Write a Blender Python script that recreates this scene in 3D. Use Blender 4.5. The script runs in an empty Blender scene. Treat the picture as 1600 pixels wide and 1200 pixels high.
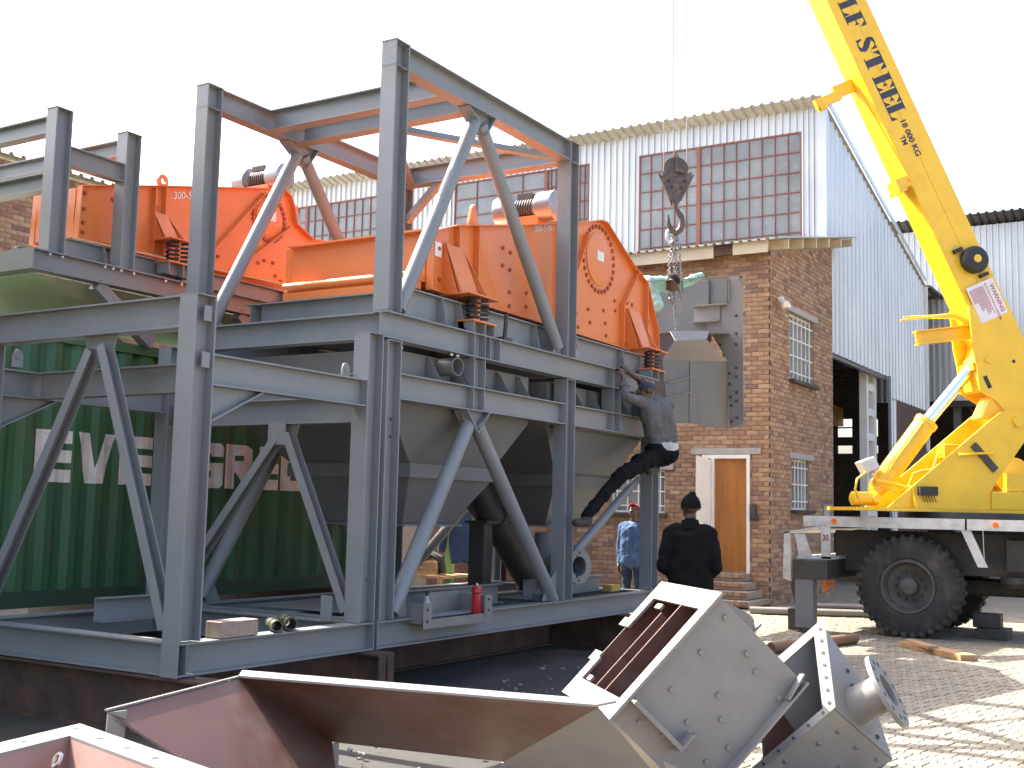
import bpy, bmesh, math, random
from math import radians, sin, cos, pi, sqrt, atan2
from mathutils import Vector, Matrix, noise
random.seed(7)
V = Vector
SC = bpy.context.scene
COL = SC.collection

# ------------------------------------------------------------------ camera
cam_data = bpy.data.cameras.new('camera')
cam = bpy.data.objects.new('camera', cam_data); COL.objects.link(cam)
SC.camera = cam
cam_data.sensor_width = 36.0; cam_data.lens = 1827.69 / 1600 * 36
cam_data.clip_start = 0.1; cam_data.clip_end = 600
def cam_matrix(yaw, pitch, roll, loc):
    f = V((cos(pitch)*cos(yaw), cos(pitch)*sin(yaw), sin(pitch)))
    r = V((sin(yaw), -cos(yaw), 0)); u = r.cross(f)
    r2 = r*cos(roll) + u*sin(roll); u2 = u*cos(roll) - r*sin(roll)
    m = Matrix(((r2.x, u2.x, -f.x, loc[0]), (r2.y, u2.y, -f.y, loc[1]), (r2.z, u2.z, -f.z, loc[2]), (0, 0, 0, 1)))
    return m
cam.matrix_world = cam_matrix(radians(31.48478), radians(6.13945), radians(1.28987), (0, 0, 1.6))

# ------------------------------------------------------------------ sky, sun, exposure
SUN_AZ = V((0.05, 0.9987)); SUN_EL = radians(47.3)
world = bpy.data.worlds.new('World'); SC.world = world; world.use_nodes = True
wn = world.node_tree.nodes; wl = world.node_tree.links
sky = wn.new('ShaderNodeTexSky'); sky.sky_type = 'NISHITA'; sky.sun_disc = False
sky.sun_elevation = SUN_EL; sky.sun_rotation = atan2(SUN_AZ.x, SUN_AZ.y)
sky.air_density = 0.9; sky.dust_density = 6.0; sky.ozone_density = 1.0
bg = wn['Background']; bg.inputs['Strength'].default_value = 0.14
wl.new(sky.outputs['Color'], bg.inputs['Color'])
sd = bpy.data.lights.new('sun', 'SUN'); sd.energy = 4.2; sd.angle = radians(0.55); sd.color = (1.0, 0.95, 0.86)
sun = bpy.data.objects.new('sun', sd); COL.objects.link(sun)
az = SUN_AZ.normalized()
tosun = V((az.x*cos(SUN_EL), az.y*cos(SUN_EL), sin(SUN_EL)))
sun.rotation_euler = tosun.to_track_quat('Z', 'Y').to_euler(); sun.location = (0, 0, 30)
SC.view_settings.view_transform = 'Standard'; SC.view_settings.look = 'None'
SC.view_settings.gamma = 1.0; SC.view_settings.exposure = 2.25
SC.view_settings.use_curve_mapping = False
SC.render.engine = 'CYCLES'
SC.cycles.max_bounces = 8; SC.cycles.diffuse_bounces = 4

# ------------------------------------------------------------------ materials
MATS = {}
def mat(name, col, rough=0.6, metal=0.0, var=0.12, vscale=3.0, bump=0.0, bscale=40.0, spec=0.5, dirt=None, dscale=1.2, damt=0.5,
        rnd=None, rough_var=0.1, stretch=None, emit=None, coat=0.0, trans=0.0, world_co=False):
    if name in MATS: return MATS[name]
    m = bpy.data.materials.new(name); m.use_nodes = True; MATS[name] = m
    nt = m.node_tree; N = nt.nodes; L = nt.links
    b = N['Principled BSDF']
    b.inputs['Metallic'].default_value = metal; b.inputs['Roughness'].default_value = rough
    b.inputs['Specular IOR Level'].default_value = spec
    if coat: b.inputs['Coat Weight'].default_value = coat; b.inputs['Coat Roughness'].default_value = 0.15
    if trans: b.inputs['Transmission Weight'].default_value = trans
    tc = N.new('ShaderNodeTexCoord'); mp = N.new('ShaderNodeMapping'); L.new(N.new('ShaderNodeNewGeometry').outputs['Position'] if world_co else tc.outputs['Object'], mp.inputs['Vector'])
    if stretch: mp.inputs['Scale'].default_value = stretch
    n1 = N.new('ShaderNodeTexNoise'); n1.inputs['Scale'].default_value = vscale; n1.inputs['Detail'].default_value = 7; n1.inputs['Roughness'].default_value = 0.65
    L.new(mp.outputs['Vector'], n1.inputs['Vector'])
    mr = N.new('ShaderNodeMapRange'); mr.inputs['From Min'].default_value = 0.3; mr.inputs['From Max'].default_value = 0.7
    mr.inputs['To Min'].default_value = 1 - var; mr.inputs['To Max'].default_value = 1 + var
    L.new(n1.outputs['Fac'], mr.inputs['Value'])
    mul = N.new('ShaderNodeMix'); mul.data_type = 'RGBA'; mul.blend_type = 'MULTIPLY'; mul.inputs[0].default_value = 1.0
    if rnd:      # list of colours picked per object ('object') or per island ('island')
        src, cols = rnd
        cr = N.new('ShaderNodeValToRGB'); cr.color_ramp.interpolation = 'LINEAR'
        while len(cr.color_ramp.elements) < len(cols): cr.color_ramp.elements.new(0.5)
        for i, c in enumerate(cols):
            e = cr.color_ramp.elements[i]; e.position = i/(len(cols)-1); e.color = (*c, 1)
        if src == 'object': s = N.new('ShaderNodeObjectInfo'); L.new(s.outputs['Random'], cr.inputs['Fac'])
        else: s = N.new('ShaderNodeNewGeometry'); L.new(s.outputs['Random Per Island'], cr.inputs['Fac'])
        L.new(cr.outputs['Color'], mul.inputs[6])
    else: mul.inputs[6].default_value = (*col, 1)
    L.new(mr.outputs['Result'], mul.inputs[7])
    out = mul.outputs[2]
    if dirt:
        n2 = N.new('ShaderNodeTexNoise'); n2.inputs['Scale'].default_value = dscale; n2.inputs['Detail'].default_value = 9; n2.inputs['Roughness'].default_value = 0.7
        L.new(mp.outputs['Vector'], n2.inputs['Vector'])
        r2 = N.new('ShaderNodeMapRange'); r2.inputs['From Min'].default_value = 0.48; r2.inputs['From Max'].default_value = 0.72; r2.inputs['To Max'].default_value = damt
        L.new(n2.outputs['Fac'], r2.inputs['Value'])
        mx = N.new('ShaderNodeMix'); mx.data_type = 'RGBA'; L.new(r2.outputs['Result'], mx.inputs[0]); L.new(out, mx.inputs[6]); mx.inputs[7].default_value = (*dirt, 1)
        out = mx.outputs[2]
    L.new(out, b.inputs['Base Color'])
    rr = N.new('ShaderNodeMapRange'); rr.inputs['To Min'].default_value = max(0.03, rough-rough_var); rr.inputs['To Max'].default_value = min(1, rough+rough_var)
    L.new(n1.outputs['Fac'], rr.inputs['Value']); L.new(rr.outputs['Result'], b.inputs['Roughness'])
    if bump:
        n3 = N.new('ShaderNodeTexNoise'); n3.inputs['Scale'].default_value = bscale; n3.inputs['Detail'].default_value = 5
        L.new(mp.outputs['Vector'], n3.inputs['Vector'])
        bp = N.new('ShaderNodeBump'); bp.inputs['Strength'].default_value = bump; bp.inputs['Distance'].default_value = 0.02
        L.new(n3.outputs['Fac'], bp.inputs['Height']); L.new(bp.outputs['Normal'], b.inputs['Normal'])
    return m

STEEL = mat('grey_painted_steel', (0.198, 0.206, 0.212), 0.42, var=0.10, vscale=1.6, dirt=(0.24, 0.225, 0.20), dscale=2.5, damt=0.35, bump=0.03, bscale=60)
STEEL2 = mat('grey_primed_steel', (0.155, 0.157, 0.158), 0.5, var=0.12, vscale=2.2, dirt=(0.20, 0.19, 0.175), dscale=3, damt=0.4)
CHUTE = mat('grey_chute_paint', (0.205, 0.19, 0.176), 0.45, var=0.10, vscale=3, dirt=(0.24, 0.215, 0.185), dscale=3, damt=0.5, bump=0.03, bscale=50)
PRIMER = mat('red_oxide_primer', (0.105, 0.047, 0.037), 0.5, var=0.25, vscale=2.0, dirt=(0.155, 0.125, 0.11), dscale=1.3, damt=0.85)
ORANGE = mat('orange_paint', (0.70, 0.195, 0.05), 0.38, var=0.06, vscale=2.0, dirt=(0.55, 0.12, 0.03), dscale=2.0, damt=0.35, coat=0.15)
YELLOW = mat('yellow_paint', (0.80, 0.475, 0.015), 0.38, var=0.06, vscale=2, dirt=(0.45, 0.28, 0.03), dscale=2.5, damt=0.35, coat=0.2)
BLACK = mat('black_rubber', (0.02, 0.02, 0.02), 0.6, var=0.3, vscale=8)
ORANGEB = mat('orange_bolt', (0.36, 0.075, 0.02), 0.45, var=0.1)
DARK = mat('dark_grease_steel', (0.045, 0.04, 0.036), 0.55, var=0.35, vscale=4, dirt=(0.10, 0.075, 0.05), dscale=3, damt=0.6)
PRIMER2 = mat('sunlit_pink_primer', (0.30, 0.18, 0.155), 0.5, var=0.2, vscale=2, dirt=(0.25, 0.22, 0.205), dscale=1.8, damt=0.8)  # paler primer for one chute mouth; sunlight is put into the colour
RUST = mat('rusty_steel', (0.075, 0.040, 0.027), 0.75, var=0.35, vscale=5, dirt=(0.13, 0.07, 0.04), dscale=2.5, damt=0.7, bump=0.15, bscale=40)
BOLT = mat('zinc_bolt', (0.55, 0.55, 0.54), 0.35, metal=0.9, var=0.1)
WHITE = mat('white_paint', (0.75, 0.74, 0.70), 0.5, var=0.05, dirt=(0.55, 0.50, 0.42), dscale=4, damt=0.35)
TRUCKW = mat('worn_white_truck_paint', (0.60, 0.58, 0.54), 0.5, var=0.08, dirt=(0.28, 0.24, 0.19), dscale=5, damt=0.7)
CHROME = mat('chrome', (0.80, 0.82, 0.85), 0.12, metal=1.0, var=0.03, rough_var=0.03)
IRON = mat('galvanised_sheet', (0.60, 0.605, 0.60), 0.40, metal=0.6, var=0.14, vscale=1.2, dirt=(0.46, 0.46, 0.45), dscale=0.8, damt=0.5, stretch=(1, 1, 0.25))
ROOFM = mat('weathered_roof_sheet', (0.40, 0.385, 0.34), 0.7, metal=0.1, var=0.15, vscale=1)
GLASS = mat('dusty_window_glass', (0.19, 0.205, 0.215), 0.25, var=0.25, vscale=0.7, spec=0.6, dirt=(0.32, 0.33, 0.33), dscale=0.9, damt=0.7, world_co=True)
WINRED = mat('red_window_bar', (0.24, 0.085, 0.06), 0.6, var=0.1)
CONCRETE = mat('concrete', (0.36, 0.34, 0.31), 0.85, var=0.15, vscale=6, bump=0.2, bscale=30)
WOODD = mat('varnished_door_wood', (0.34, 0.13, 0.025), 0.4, var=0.22, vscale=3, stretch=(6, 6, 0.35))
TIMBER = mat('raw_timber', (0.34, 0.21, 0.10), 0.75, var=0.3, vscale=8, stretch=(1, 1, 1), bump=0.2, bscale=30)
GREENC = mat('container_green', (0.034, 0.112, 0.044), 0.5, var=0.22, vscale=1.5, dirt=(0.10, 0.085, 0.05), dscale=2.2, damt=0.6, stretch=(1.6, 1, 0.35))
LETTER = mat('faded_white_lettering', (0.74, 0.67, 0.60), 0.6, var=0.12, vscale=2, dirt=(0.10, 0.10, 0.07), dscale=6, damt=0.35)
GREENS = mat('light_green_paint', (0.20, 0.36, 0.12), 0.5, var=0.1)
BRICKCOLS = [(0.25, 0.142, 0.080), (0.335, 0.20, 0.115), (0.365, 0.228, 0.135), (0.19, 0.108, 0.082), (0.30, 0.172, 0.098), (0.40, 0.265, 0.162), (0.24, 0.132, 0.088)]
BRICK_O = mat('face_brick', (0, 0, 0), 0.85, var=0.25, vscale=9, rnd=('object', BRICKCOLS), bump=0.25, bscale=60)
BRICK_I = mat('face_brick_far', (0, 0, 0), 0.85, var=0.25, vscale=9, rnd=('island', BRICKCOLS), bump=0.25, bscale=60)
MORTAR = mat('mortar', (0.27, 0.22, 0.17), 0.95, var=0.15, vscale=8)
PAVCOLS = [(0.195, 0.166, 0.122), (0.24, 0.206, 0.152), (0.215, 0.185, 0.137), (0.255, 0.22, 0.163), (0.175, 0.15, 0.11)]
PAVE_O = mat('concrete_paver', (0, 0, 0), 0.9, var=0.15, vscale=10, rnd=('object', PAVCOLS), dirt=(0.13, 0.105, 0.075), dscale=1.2, damt=0.55, bump=0.2, bscale=50)
PAVE_I = mat('concrete_paver_far', (0, 0, 0), 0.9, var=0.15, vscale=10, rnd=('island', PAVCOLS), dirt=(0.13, 0.105, 0.075), dscale=1.2, damt=0.55, bump=0.2, bscale=50)
GROUNDM = mat('yard_ground', (0.21, 0.178, 0.13), 0.92, var=0.25, vscale=1.5, dirt=(0.14, 0.12, 0.09), dscale=0.8, damt=0.6, bump=0.3, bscale=25)
SLABM = mat('painted_shade_slab', (0.034, 0.031, 0.027), 0.85, var=0.3, vscale=1.5, dirt=(0.06, 0.05, 0.04), dscale=0.9, damt=0.7, bump=0.3, bscale=25)  # dark ground tone; the shade around the frames is put into this colour
SKIN = mat('dark_skin', (0.075, 0.038, 0.022), 0.5, var=0.1)
def cloth(name, c): return mat(name, c, 0.85, var=0.25, vscale=6, bump=0.8, bscale=9, spec=0.2)
C_GREY = cloth('grey_shirt_cloth', (0.12, 0.114, 0.118)); C_BLACK = mat('black_cloth', (0.009, 0.0085, 0.0085), 0.9, var=0.25, vscale=6, bump=0.8, bscale=9, spec=0.08); C_BLUE = cloth('blue_overall_cloth', (0.045, 0.085, 0.17))
C_TEAL = cloth('teal_overall_cloth', (0.26, 0.46, 0.40)); C_NAVY = cloth('navy_cloth', (0.020, 0.030, 0.060)); C_CAP = cloth('blue_cap_cloth', (0.05, 0.055, 0.09)); C_RED = cloth('red_cap_cloth', (0.35, 0.03, 0.03))
BOOT = mat('boot_leather', (0.03, 0.024, 0.02), 0.6, var=0.2); GLOVE = cloth('green_glove_cloth', (0.05, 0.16, 0.10)); C_WHITE = cloth('white_shirt_cloth', (0.5, 0.48, 0.45))

# ------------------------------------------------------------------ mesh building
class MB:
    def __init__(s): s.v = []; s.f = []; s.mi = []; s.cur = 0
    def add(s, vs, fs):
        o = len(s.v); s.v += [V(p) for p in vs]
        for f in fs: s.f.append([i+o for i in f]); s.mi.append(s.cur)
        return s
    def hexa(s, p):                      # 8 points: bottom 0-3, top 4-7
        return s.add(p, [(3, 2, 1, 0), (4, 5, 6, 7), (0, 1, 5, 4), (1, 2, 6, 5), (2, 3, 7, 6), (3, 0, 4, 7)])
    def box(s, a, b):
        (x0, y0, z0), (x1, y1, z1) = a, b
        return s.hexa([(x0, y0, z0), (x1, y0, z0), (x1, y1, z0), (x0, y1, z0), (x0, y0, z1), (x1, y0, z1), (x1, y1, z1), (x0, y1, z1)])
    def obox(s, c, ax, ay, az):          # centre and half vectors
        c, ax, ay, az = V(c), V(ax), V(ay), V(az)
        return s.hexa([c-ax-ay-az, c+ax-ay-az, c+ax+ay-az, c-ax+ay-az, c-ax-ay+az, c+ax-ay+az, c+ax+ay+az, c-ax+ay+az])
    def prism(s, poly, d):               # polygon (3d points) pushed along d
        d = V(d); poly = [V(p) for p in poly]; n = len(poly)
        return s.add(poly+[p+d for p in poly], [list(range(n))[::-1], list(range(n, 2*n))]+[(i, (i+1) % n, (i+1) % n+n, i+n) for i in range(n)])
    def loft(s, rings, cap=True, close=True):
        n = len(rings[0]); vs = [p for r in rings for p in r]; fs = []
        for k in range(len(rings)-1):
            for i in range(n if close else n-1):
                j = (i+1) % n; fs.append((k*n+i, k*n+j, (k+1)*n+j, (k+1)*n+i))
        if cap: fs += [list(range(n))[::-1], list(range((len(rings)-1)*n, len(rings)*n))]
        return s.add(vs, fs)
    def cyl(s, p0, p1, r0, r1=None, n=20, cap=True):
        p0, p1 = V(p0), V(p1); r1 = r0 if r1 is None else r1
        a, b = frame(p1-p0)
        return s.loft([[p0+(a*cos(t)+b*sin(t))*r0 for t in angs(n)], [p1+(a*cos(t)+b*sin(t))*r1 for t in angs(n)]], cap)
    def tube(s, p0, p1, ro, ri, n=24):   # open pipe with wall
        p0, p1 = V(p0), V(p1); a, b = frame(p1-p0)
        R = [[p+(a*cos(t)+b*sin(t))*r for t in angs(n)] for p, r in ((p0, ro), (p1, ro), (p1, ri), (p0, ri), (p0, ro))]
        return s.loft(R, cap=False)
    def lathe(s, p0, axis, prof, n=28, cap=True):  # prof: list of (t along axis, radius)
        p0 = V(p0); axis = V(axis).normalized(); a, b = frame(axis)
        return s.loft([[p0+axis*t+(a*cos(q)+b*sin(q))*r for q in angs(n)] for t, r in prof], cap=cap)
    def sweep(s, pts, r, n=8):
        pts = [V(p) for p in pts]; rings = []; a = None
        for i, p in enumerate(pts):
            d = (pts[min(i+1, len(pts)-1)]-pts[max(i-1, 0)]).normalized()
            if a is None: a, b = frame(d)
            else: a = (a-d*a.dot(d)).normalized(); b = d.cross(a)
            rr = r[i] if isinstance(r, (list, tuple)) else r
            rings.append([p+(a*cos(t)+b*sin(t))*rr for t in angs(n)])
        return s.loft(rings)
    def section(s, p0, p1, up, prof):    # 2d profile (side, up) extruded from p0 to p1
        p0, p1, up = V(p0), V(p1), V(up); d = (p1-p0).normalized(); up = (up-d*up.dot(d)).normalized(); sd = d.cross(up)
        return s.loft([[p0+sd*x+up*y for x, y in prof], [p1+sd*x+up*y for x, y in prof]])
    def ibeam(s, p0, p1, up, h=0.225, b=0.16, tf=0.013, tw=0.009):
        H, B, w = h/2, b/2, tw/2
        return s.section(p0, p1, up, [(-B, -H), (B, -H), (B, -H+tf), (w, -H+tf), (w, H-tf), (B, H-tf), (B, H), (-B, H), (-B, H-tf), (-w, H-tf), (-w, -H+tf), (-B, -H+tf)])
    def channel(s, p0, p1, up, h=0.2, b=0.08, t=0.01):
        H = h/2
        return s.section(p0, p1, up, [(0, -H), (b, -H), (b, -H+t), (t, -H+t), (t, H-t), (b, H-t), (b, H), (0, H)])
    def angle(s, p0, p1, up, a=0.09, t=0.009):
        return s.section(p0, p1, up, [(0, 0), (a, 0), (a, t), (t, t), (t, a), (0, a)])
    def bolt(s, p, n, r=0.016, h=0.014):
        p, n = V(p), V(n).normalized(); return s.cyl(p-n*0.002, p+n*h, r, r*0.9, 6)
def angs(n): return [2*pi*i/n for i in range(n)]
def frame(d):
    d = V(d).normalized(); a = V((0, 0, 1)) if abs(d.z) < 0.95 else V((1, 0, 0))
    a = (a-d*a.dot(d)).normalized(); return a, d.cross(a)
WM = {}                                  # world matrices of things
def tag(o, label=None, cat=None, group=None, kind=None):
    if label: o['label'] = label
    if cat: o['category'] = cat
    if group: o['group'] = group
    if kind: o['kind'] = kind
    return o
def thing(name, label, cat, loc=(0, 0, 0), group=None):
    o = bpy.data.objects.new(name, None); COL.objects.link(o); o.location = loc; o.empty_display_size = 0.2
    WM[o.name] = V(loc); return tag(o, label, cat, group)
def mesh_of(mb, name, mats, off=V((0, 0, 0)), smooth=35):
    me = bpy.data.meshes.new(name); me.from_pydata([tuple(p-off) for p in mb.v], [], mb.f)
    for m in (mats if isinstance(mats, (list, tuple)) else [mats]): me.materials.append(m)
    if isinstance(mats, (list, tuple)): me.polygons.foreach_set('material_index', mb.mi)
    bm = bmesh.new(); bm.from_mesh(me); bmesh.ops.recalc_face_normals(bm, faces=bm.faces); bm.to_mesh(me); bm.free()
    if smooth:
        me.polygons.foreach_set('use_smooth', [True]*len(me.polygons)); me.set_sharp_from_angle(angle=radians(smooth))
    me.update(); return me
def build(mb, name, mats, parent=None, loc=None, smooth=35, bevel=0.0, label=None, cat=None, group=None, kind=None):
    """mesh verts are given in world space; the object sits at its thing's origin"""
    off = WM[parent.name] if parent else (V(loc) if loc is not None else V((0, 0, 0)))
    me = mesh_of(mb, name, mats, off, smooth)
    o = bpy.data.objects.new(name, me); COL.objects.link(o)
    if parent: o.parent = parent
    else: o.location = off
    WM[o.name] = off
    if bevel:
        md = o.modifiers.new('bevel', 'BEVEL'); md.width = bevel; md.segments = 2; md.limit_method = 'ANGLE'; md.angle_limit = radians(50)
    return tag(o, label, cat, group, kind)
def inst(name, me, parent, loc, rot=None):
    o = bpy.data.objects.new(name, me); COL.objects.link(o); o.parent = parent; o.location = V(loc)-WM[parent.name]
    if rot is not None: o.rotation_euler = rot
    return o
def text_mb(mb, s, org, ux, uy, size, bold=0.0, align='LEFT', sx=1.0):
    cu = bpy.data.curves.new('t', 'FONT'); cu.body = s; cu.size = size; cu.offset = bold; cu.align_x = align; cu.resolution_u = 3
    o = bpy.data.objects.new('t', cu); COL.objects.link(o)
    me = o.to_mesh(); org, ux, uy = V(org), V(ux).normalized(), V(uy).normalized()
    mb.add([org+ux*(v.co.x*sx)+uy*v.co.y for v in me.vertices], [list(p.vertices) for p in me.polygons])
    o.to_mesh_clear(); bpy.data.objects.remove(o); bpy.data.curves.remove(cu)

# ------------------------------------------------------------------ ground and paving
g = MB(); g.add([(-150, -150, 0), (250, -150, 0), (250, 200, 0), (-150, 200, 0)], [(0, 1, 2, 3)])
ground = build(g, 'ground', GROUNDM, kind='structure')
sl = MB(); sl.add([(2.0, 3.3, .004), (14.2, 3.3, .004), (14.2, 13.5, .004), (2.0, 13.5, .004)], [(0, 1, 2, 3)]); build(sl, 'dark_slab', SLABM, kind='structure')  # sheet over the ground, its dark colour standing in for shade
PL, PW, PH = 0.205, 0.102, 0.03
def paver_outline(L, W):
    w = 0.010
    return [(-L/2, -W/2), (-L/4, -W/2+w), (0, -W/2), (L/4, -W/2-w), (L/2, -W/2), (L/2, W/2), (L/4, W/2-w), (0, W/2), (-L/4, W/2+w), (-L/2, W/2)]
def paver_mb(mb, x, y, z, c=0.005, tilt=(0, 0)):
    o = paver_outline(PL-0.006, PW-0.006); n = len(o)
    zz = lambda px, py: z+px*tilt[0]+py*tilt[1]
    ring = lambda s, dz: [(x+px*s[0], y+py*s[1], zz(px, py)+dz) for px, py in o]
    mb.loft([ring((1, 1), -PH), ring((1, 1), -c), ring((0.965, 0.93), 0)], cap=False)
    k = len(mb.v)-n; mb.f.append(list(range(k, k+n))); mb.mi.append(mb.cur)
pm = MB(); paver_mb(pm, 0, 0, 0); paver_me = mesh_of(pm, 'paver', PAVE_O, smooth=20)
far = MB(); spots = []
ix = 0
x = 6.6
while x < 24.6:
    ix += 1; y = -2.2 + (PW/2 if ix % 2 else 0)
    while y < 6.4:
        spots.append((x, y)); y += PW
    x += PL
cx, cy = 9.4, 1.75
spots = [s for s in spots if not (s[0] < 14.3 and s[1] > 3.45+.35*max(0, s[0]-8)) and not (s[0] > 19.85 and s[1] > 7.0)]
spots.sort(key=lambda s: ((s[0]-cx)/1.5)**2+(s[1]-cy)**2)
for i, (x, y) in enumerate(spots):
    dz = 0.03+random.uniform(-0.003, 0.003); t = (random.uniform(-.015, .015), random.uniform(-.02, .02))
    if i < 300:
        o = inst('paver', paver_me, ground, (x, y, dz)); o.rotation_euler = (t[1], -t[0], random.uniform(-.02, .02))
    else: paver_mb(far, x, y, dz, tilt=t)
build(far, 'paver_field', PAVE_I, ground, kind='stuff', smooth=20)

# ------------------------------------------------------------------ brickwork
BL, BH, MU, MV = 0.222, 0.074, 0.232, 0.085
def brick_wall(parent, org, u, n, ulen, top, holes, centre, nparts, region=None, back=0.22, topmax=None):
    """org: lower corner on the outer face, u: direction along, n: outward normal, top(u) the height; bricks are real and stand proud of mortar"""
    org, u, n = V(org), V(u), V(n); z = V((0, 0, 1)); tm = topmax or top(ulen)
    us = sorted({0.016, ulen, *[h[0] for h in holes], *[h[1] for h in holes]}); slab = MB()
    for a, b in zip(us, us[1:]):
        cuts = sorted([(h[2], h[3]) for h in holes if h[0] <= a and h[1] >= b]); lo = 0
        for c0, c1 in cuts+[(None, None)]:
            hi0, hi1 = (top(a), top(b)) if c0 is None else (c0, c0)
            if min(hi0, hi1) > lo+1e-4:
                P = lambda uu, vv, d: org+u*uu+z*vv-n*d
                slab.hexa([P(a, lo, .012), P(b, lo, .012), P(b, lo, back), P(a, lo, back), P(a, hi0, .012), P(b, hi1, .012), P(b, hi1, back), P(a, hi0, back)])
            lo = c1 if c1 is not None else lo
    build(slab, 'mortar_bed', MORTAR, parent, smooth=0)
    full = []; rest = MB(); row = 0; v = 0.0
    while v+BH < tm:
        uu = -(MU/2 if row % 2 else 0)
        while uu < ulen:
            iv = [(max(uu, 0), min(uu+BL, ulen))]
            for h in holes:
                if h[2] < v+BH/2 < h[3]:
                    iv = [q for a, b in iv for q in ((a, min(b, h[0]-.004)), (max(a, h[1]+.004), b)) if q[1]-q[0] > 0.02]
            for a, b in iv:
                if v+BH > min(top(a), top(b)): continue
                if region and not (region[0] < a < region[1] and region[2] < v < region[3]): continue
                (full if abs(b-a-BL) < 1e-4 else []).append((a, v)) if abs(b-a-BL) < 1e-4 else brick_add(rest, org+u*a+z*v, u, n, b-a)
            uu += MU
        v += MV; row += 1
    full.sort(key=lambda q: (q[0]-centre[0])**2+(q[1]-centre[1])**2)
    one = MB(); brick_add(one, V((0, 0, 0)), u, n, BL); me = mesh_of(one, 'brick', BRICK_O, smooth=0)
    for i, (a, v) in enumerate(full):
        p = org+u*a+z*v+n*random.uniform(-.0025, .0025)
        if i < nparts: inst('brick', me, parent, p)
        else: brick_add(rest, p, u, n, BL)
    if rest.v: build(rest, 'brick_courses', BRICK_I, parent, smooth=0, kind='stuff')
def brick_add(mb, p, u, n, L):
    z = V((0, 0, BH)); e = 0.004; a = p+u*e+V((0, 0, e)); uu = u*(L-2*e); zz = V((0, 0, BH-2*e)); f = n*-0.003
    mb.add([p-n*.02, p+u*L-n*.02, p+u*L+z-n*.02, p+z-n*.02, p-n*.004, p+u*L-n*.004, p+u*L+z-n*.004, p+z-n*.004, a, a+uu, a+uu+zz, a+zz],
           [(0, 1, 5, 4), (1, 2, 6, 5), (2, 3, 7, 6), (3, 0, 4, 7), (4, 5, 9, 8), (5, 6, 10, 9), (6, 7, 11, 10), (7, 4, 8, 11), (8, 9, 10, 11)])

# ------------------------------------------------------------------ brick house
HX, HY, HX2, HY2 = 20.5, 7.05, 24.5, 12.6
house = thing('brick_house', 'two-storey face-brick building with brown door and white burglar-barred windows', 'building', (HX, HY, 0))
roofz = lambda x: 6.50+(x-HX)*0.214
DR = (0.375, 1.30, 0.55, 2.70)                   # door opening on the front wall (u along +Y)
WF = (2.06, 3.2, 1.60, 2.42)
brick_wall(house, (HX, HY, 0), (0, 1, 0), (-1, 0, 0), HY2-HY, lambda u: 6.5, [DR, WF], (0.9, 3.0), 300)
WU = (1.14, 2.68, 4.20, 5.50); WL = (1.25, 2.33, 1.72, 2.69)
brick_wall(house, (HX, HY, 0), (1, 0, 0), (0, -1, 0), HX2-HX, lambda u: roofz(HX+u)-0.02, [WU, WL], (0.8, 3.6), 300)
b = MB(); b.box((HX+.25, HY+.25, 0), (HX2, HY2, 6.4)); b.box((HX2-.2, HY+.3, 0), (HX2, HY2, 7.2)); build(b, 'inner_walls', MORTAR, house, smooth=0)
def barred_window(parent, org, u, n, w, h, nv, nh):
    org, u, n = V(org), V(u), V(n); z = V((0, 0, 1)); c = org+u*w/2+z*h/2-n*0.10
    f = MB()
    for s in (-1, 1):
        f.obox(c+u*s*(w/2-.02), u*.02, n*.02, z*h/2); f.obox(c+z*s*(h/2-.02), u*w/2, n*.018, z*.02)
    win = build(f, 'window', WHITE, parent, smooth=0)
    gl = MB(); gl.obox(c-n*.03, u*(w/2-.01), n*.004, z*(h/2-.01)); build(gl, 'pane', GLASS, win, smooth=0)
    for i in range(nv):
        m = MB(); m.obox(c+n*.045+u*(w*(i+.5)/nv-w/2), u*.011, n*.009, z*h/2); build(m, 'burglar_bar', WHITE, win, smooth=0)
    for i in range(nh):
        m = MB(); m.obox(c+n*.062+z*(h*(i+.5)/nh-h/2), u*w/2, n*.006, z*.012); build(m, 'burglar_bar', WHITE, win, smooth=0)
    m = MB(); m.obox(org+u*w/2+z*(h+.06)+n*.006, u*(w/2+.18), n*.03, z*.055); build(m, 'lintel', CONCRETE, win, smooth=0)
    m = MB(); m.obox(org+u*w/2-z*.035+n*.02, u*(w/2+.06), n*.09, z*.032); build(m, 'sill', DARK, win, smooth=0)
    return win
barred_window(house, (HX+WU[0], HY, WU[2]), (1, 0, 0), (0, -1, 0), WU[1]-WU[0], WU[3]-WU[2], 6, 4)
barred_window(house, (HX+WL[0], HY, WL[2]), (1, 0, 0), (0, -1, 0), WL[1]-WL[0], WL[3]-WL[2], 5, 3)
barred_window(house, (HX, HY+WF[0], WF[2]), (0, 1, 0), (-1, 0, 0), WF[1]-WF[0], WF[3]-WF[2], 5, 3)
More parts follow.
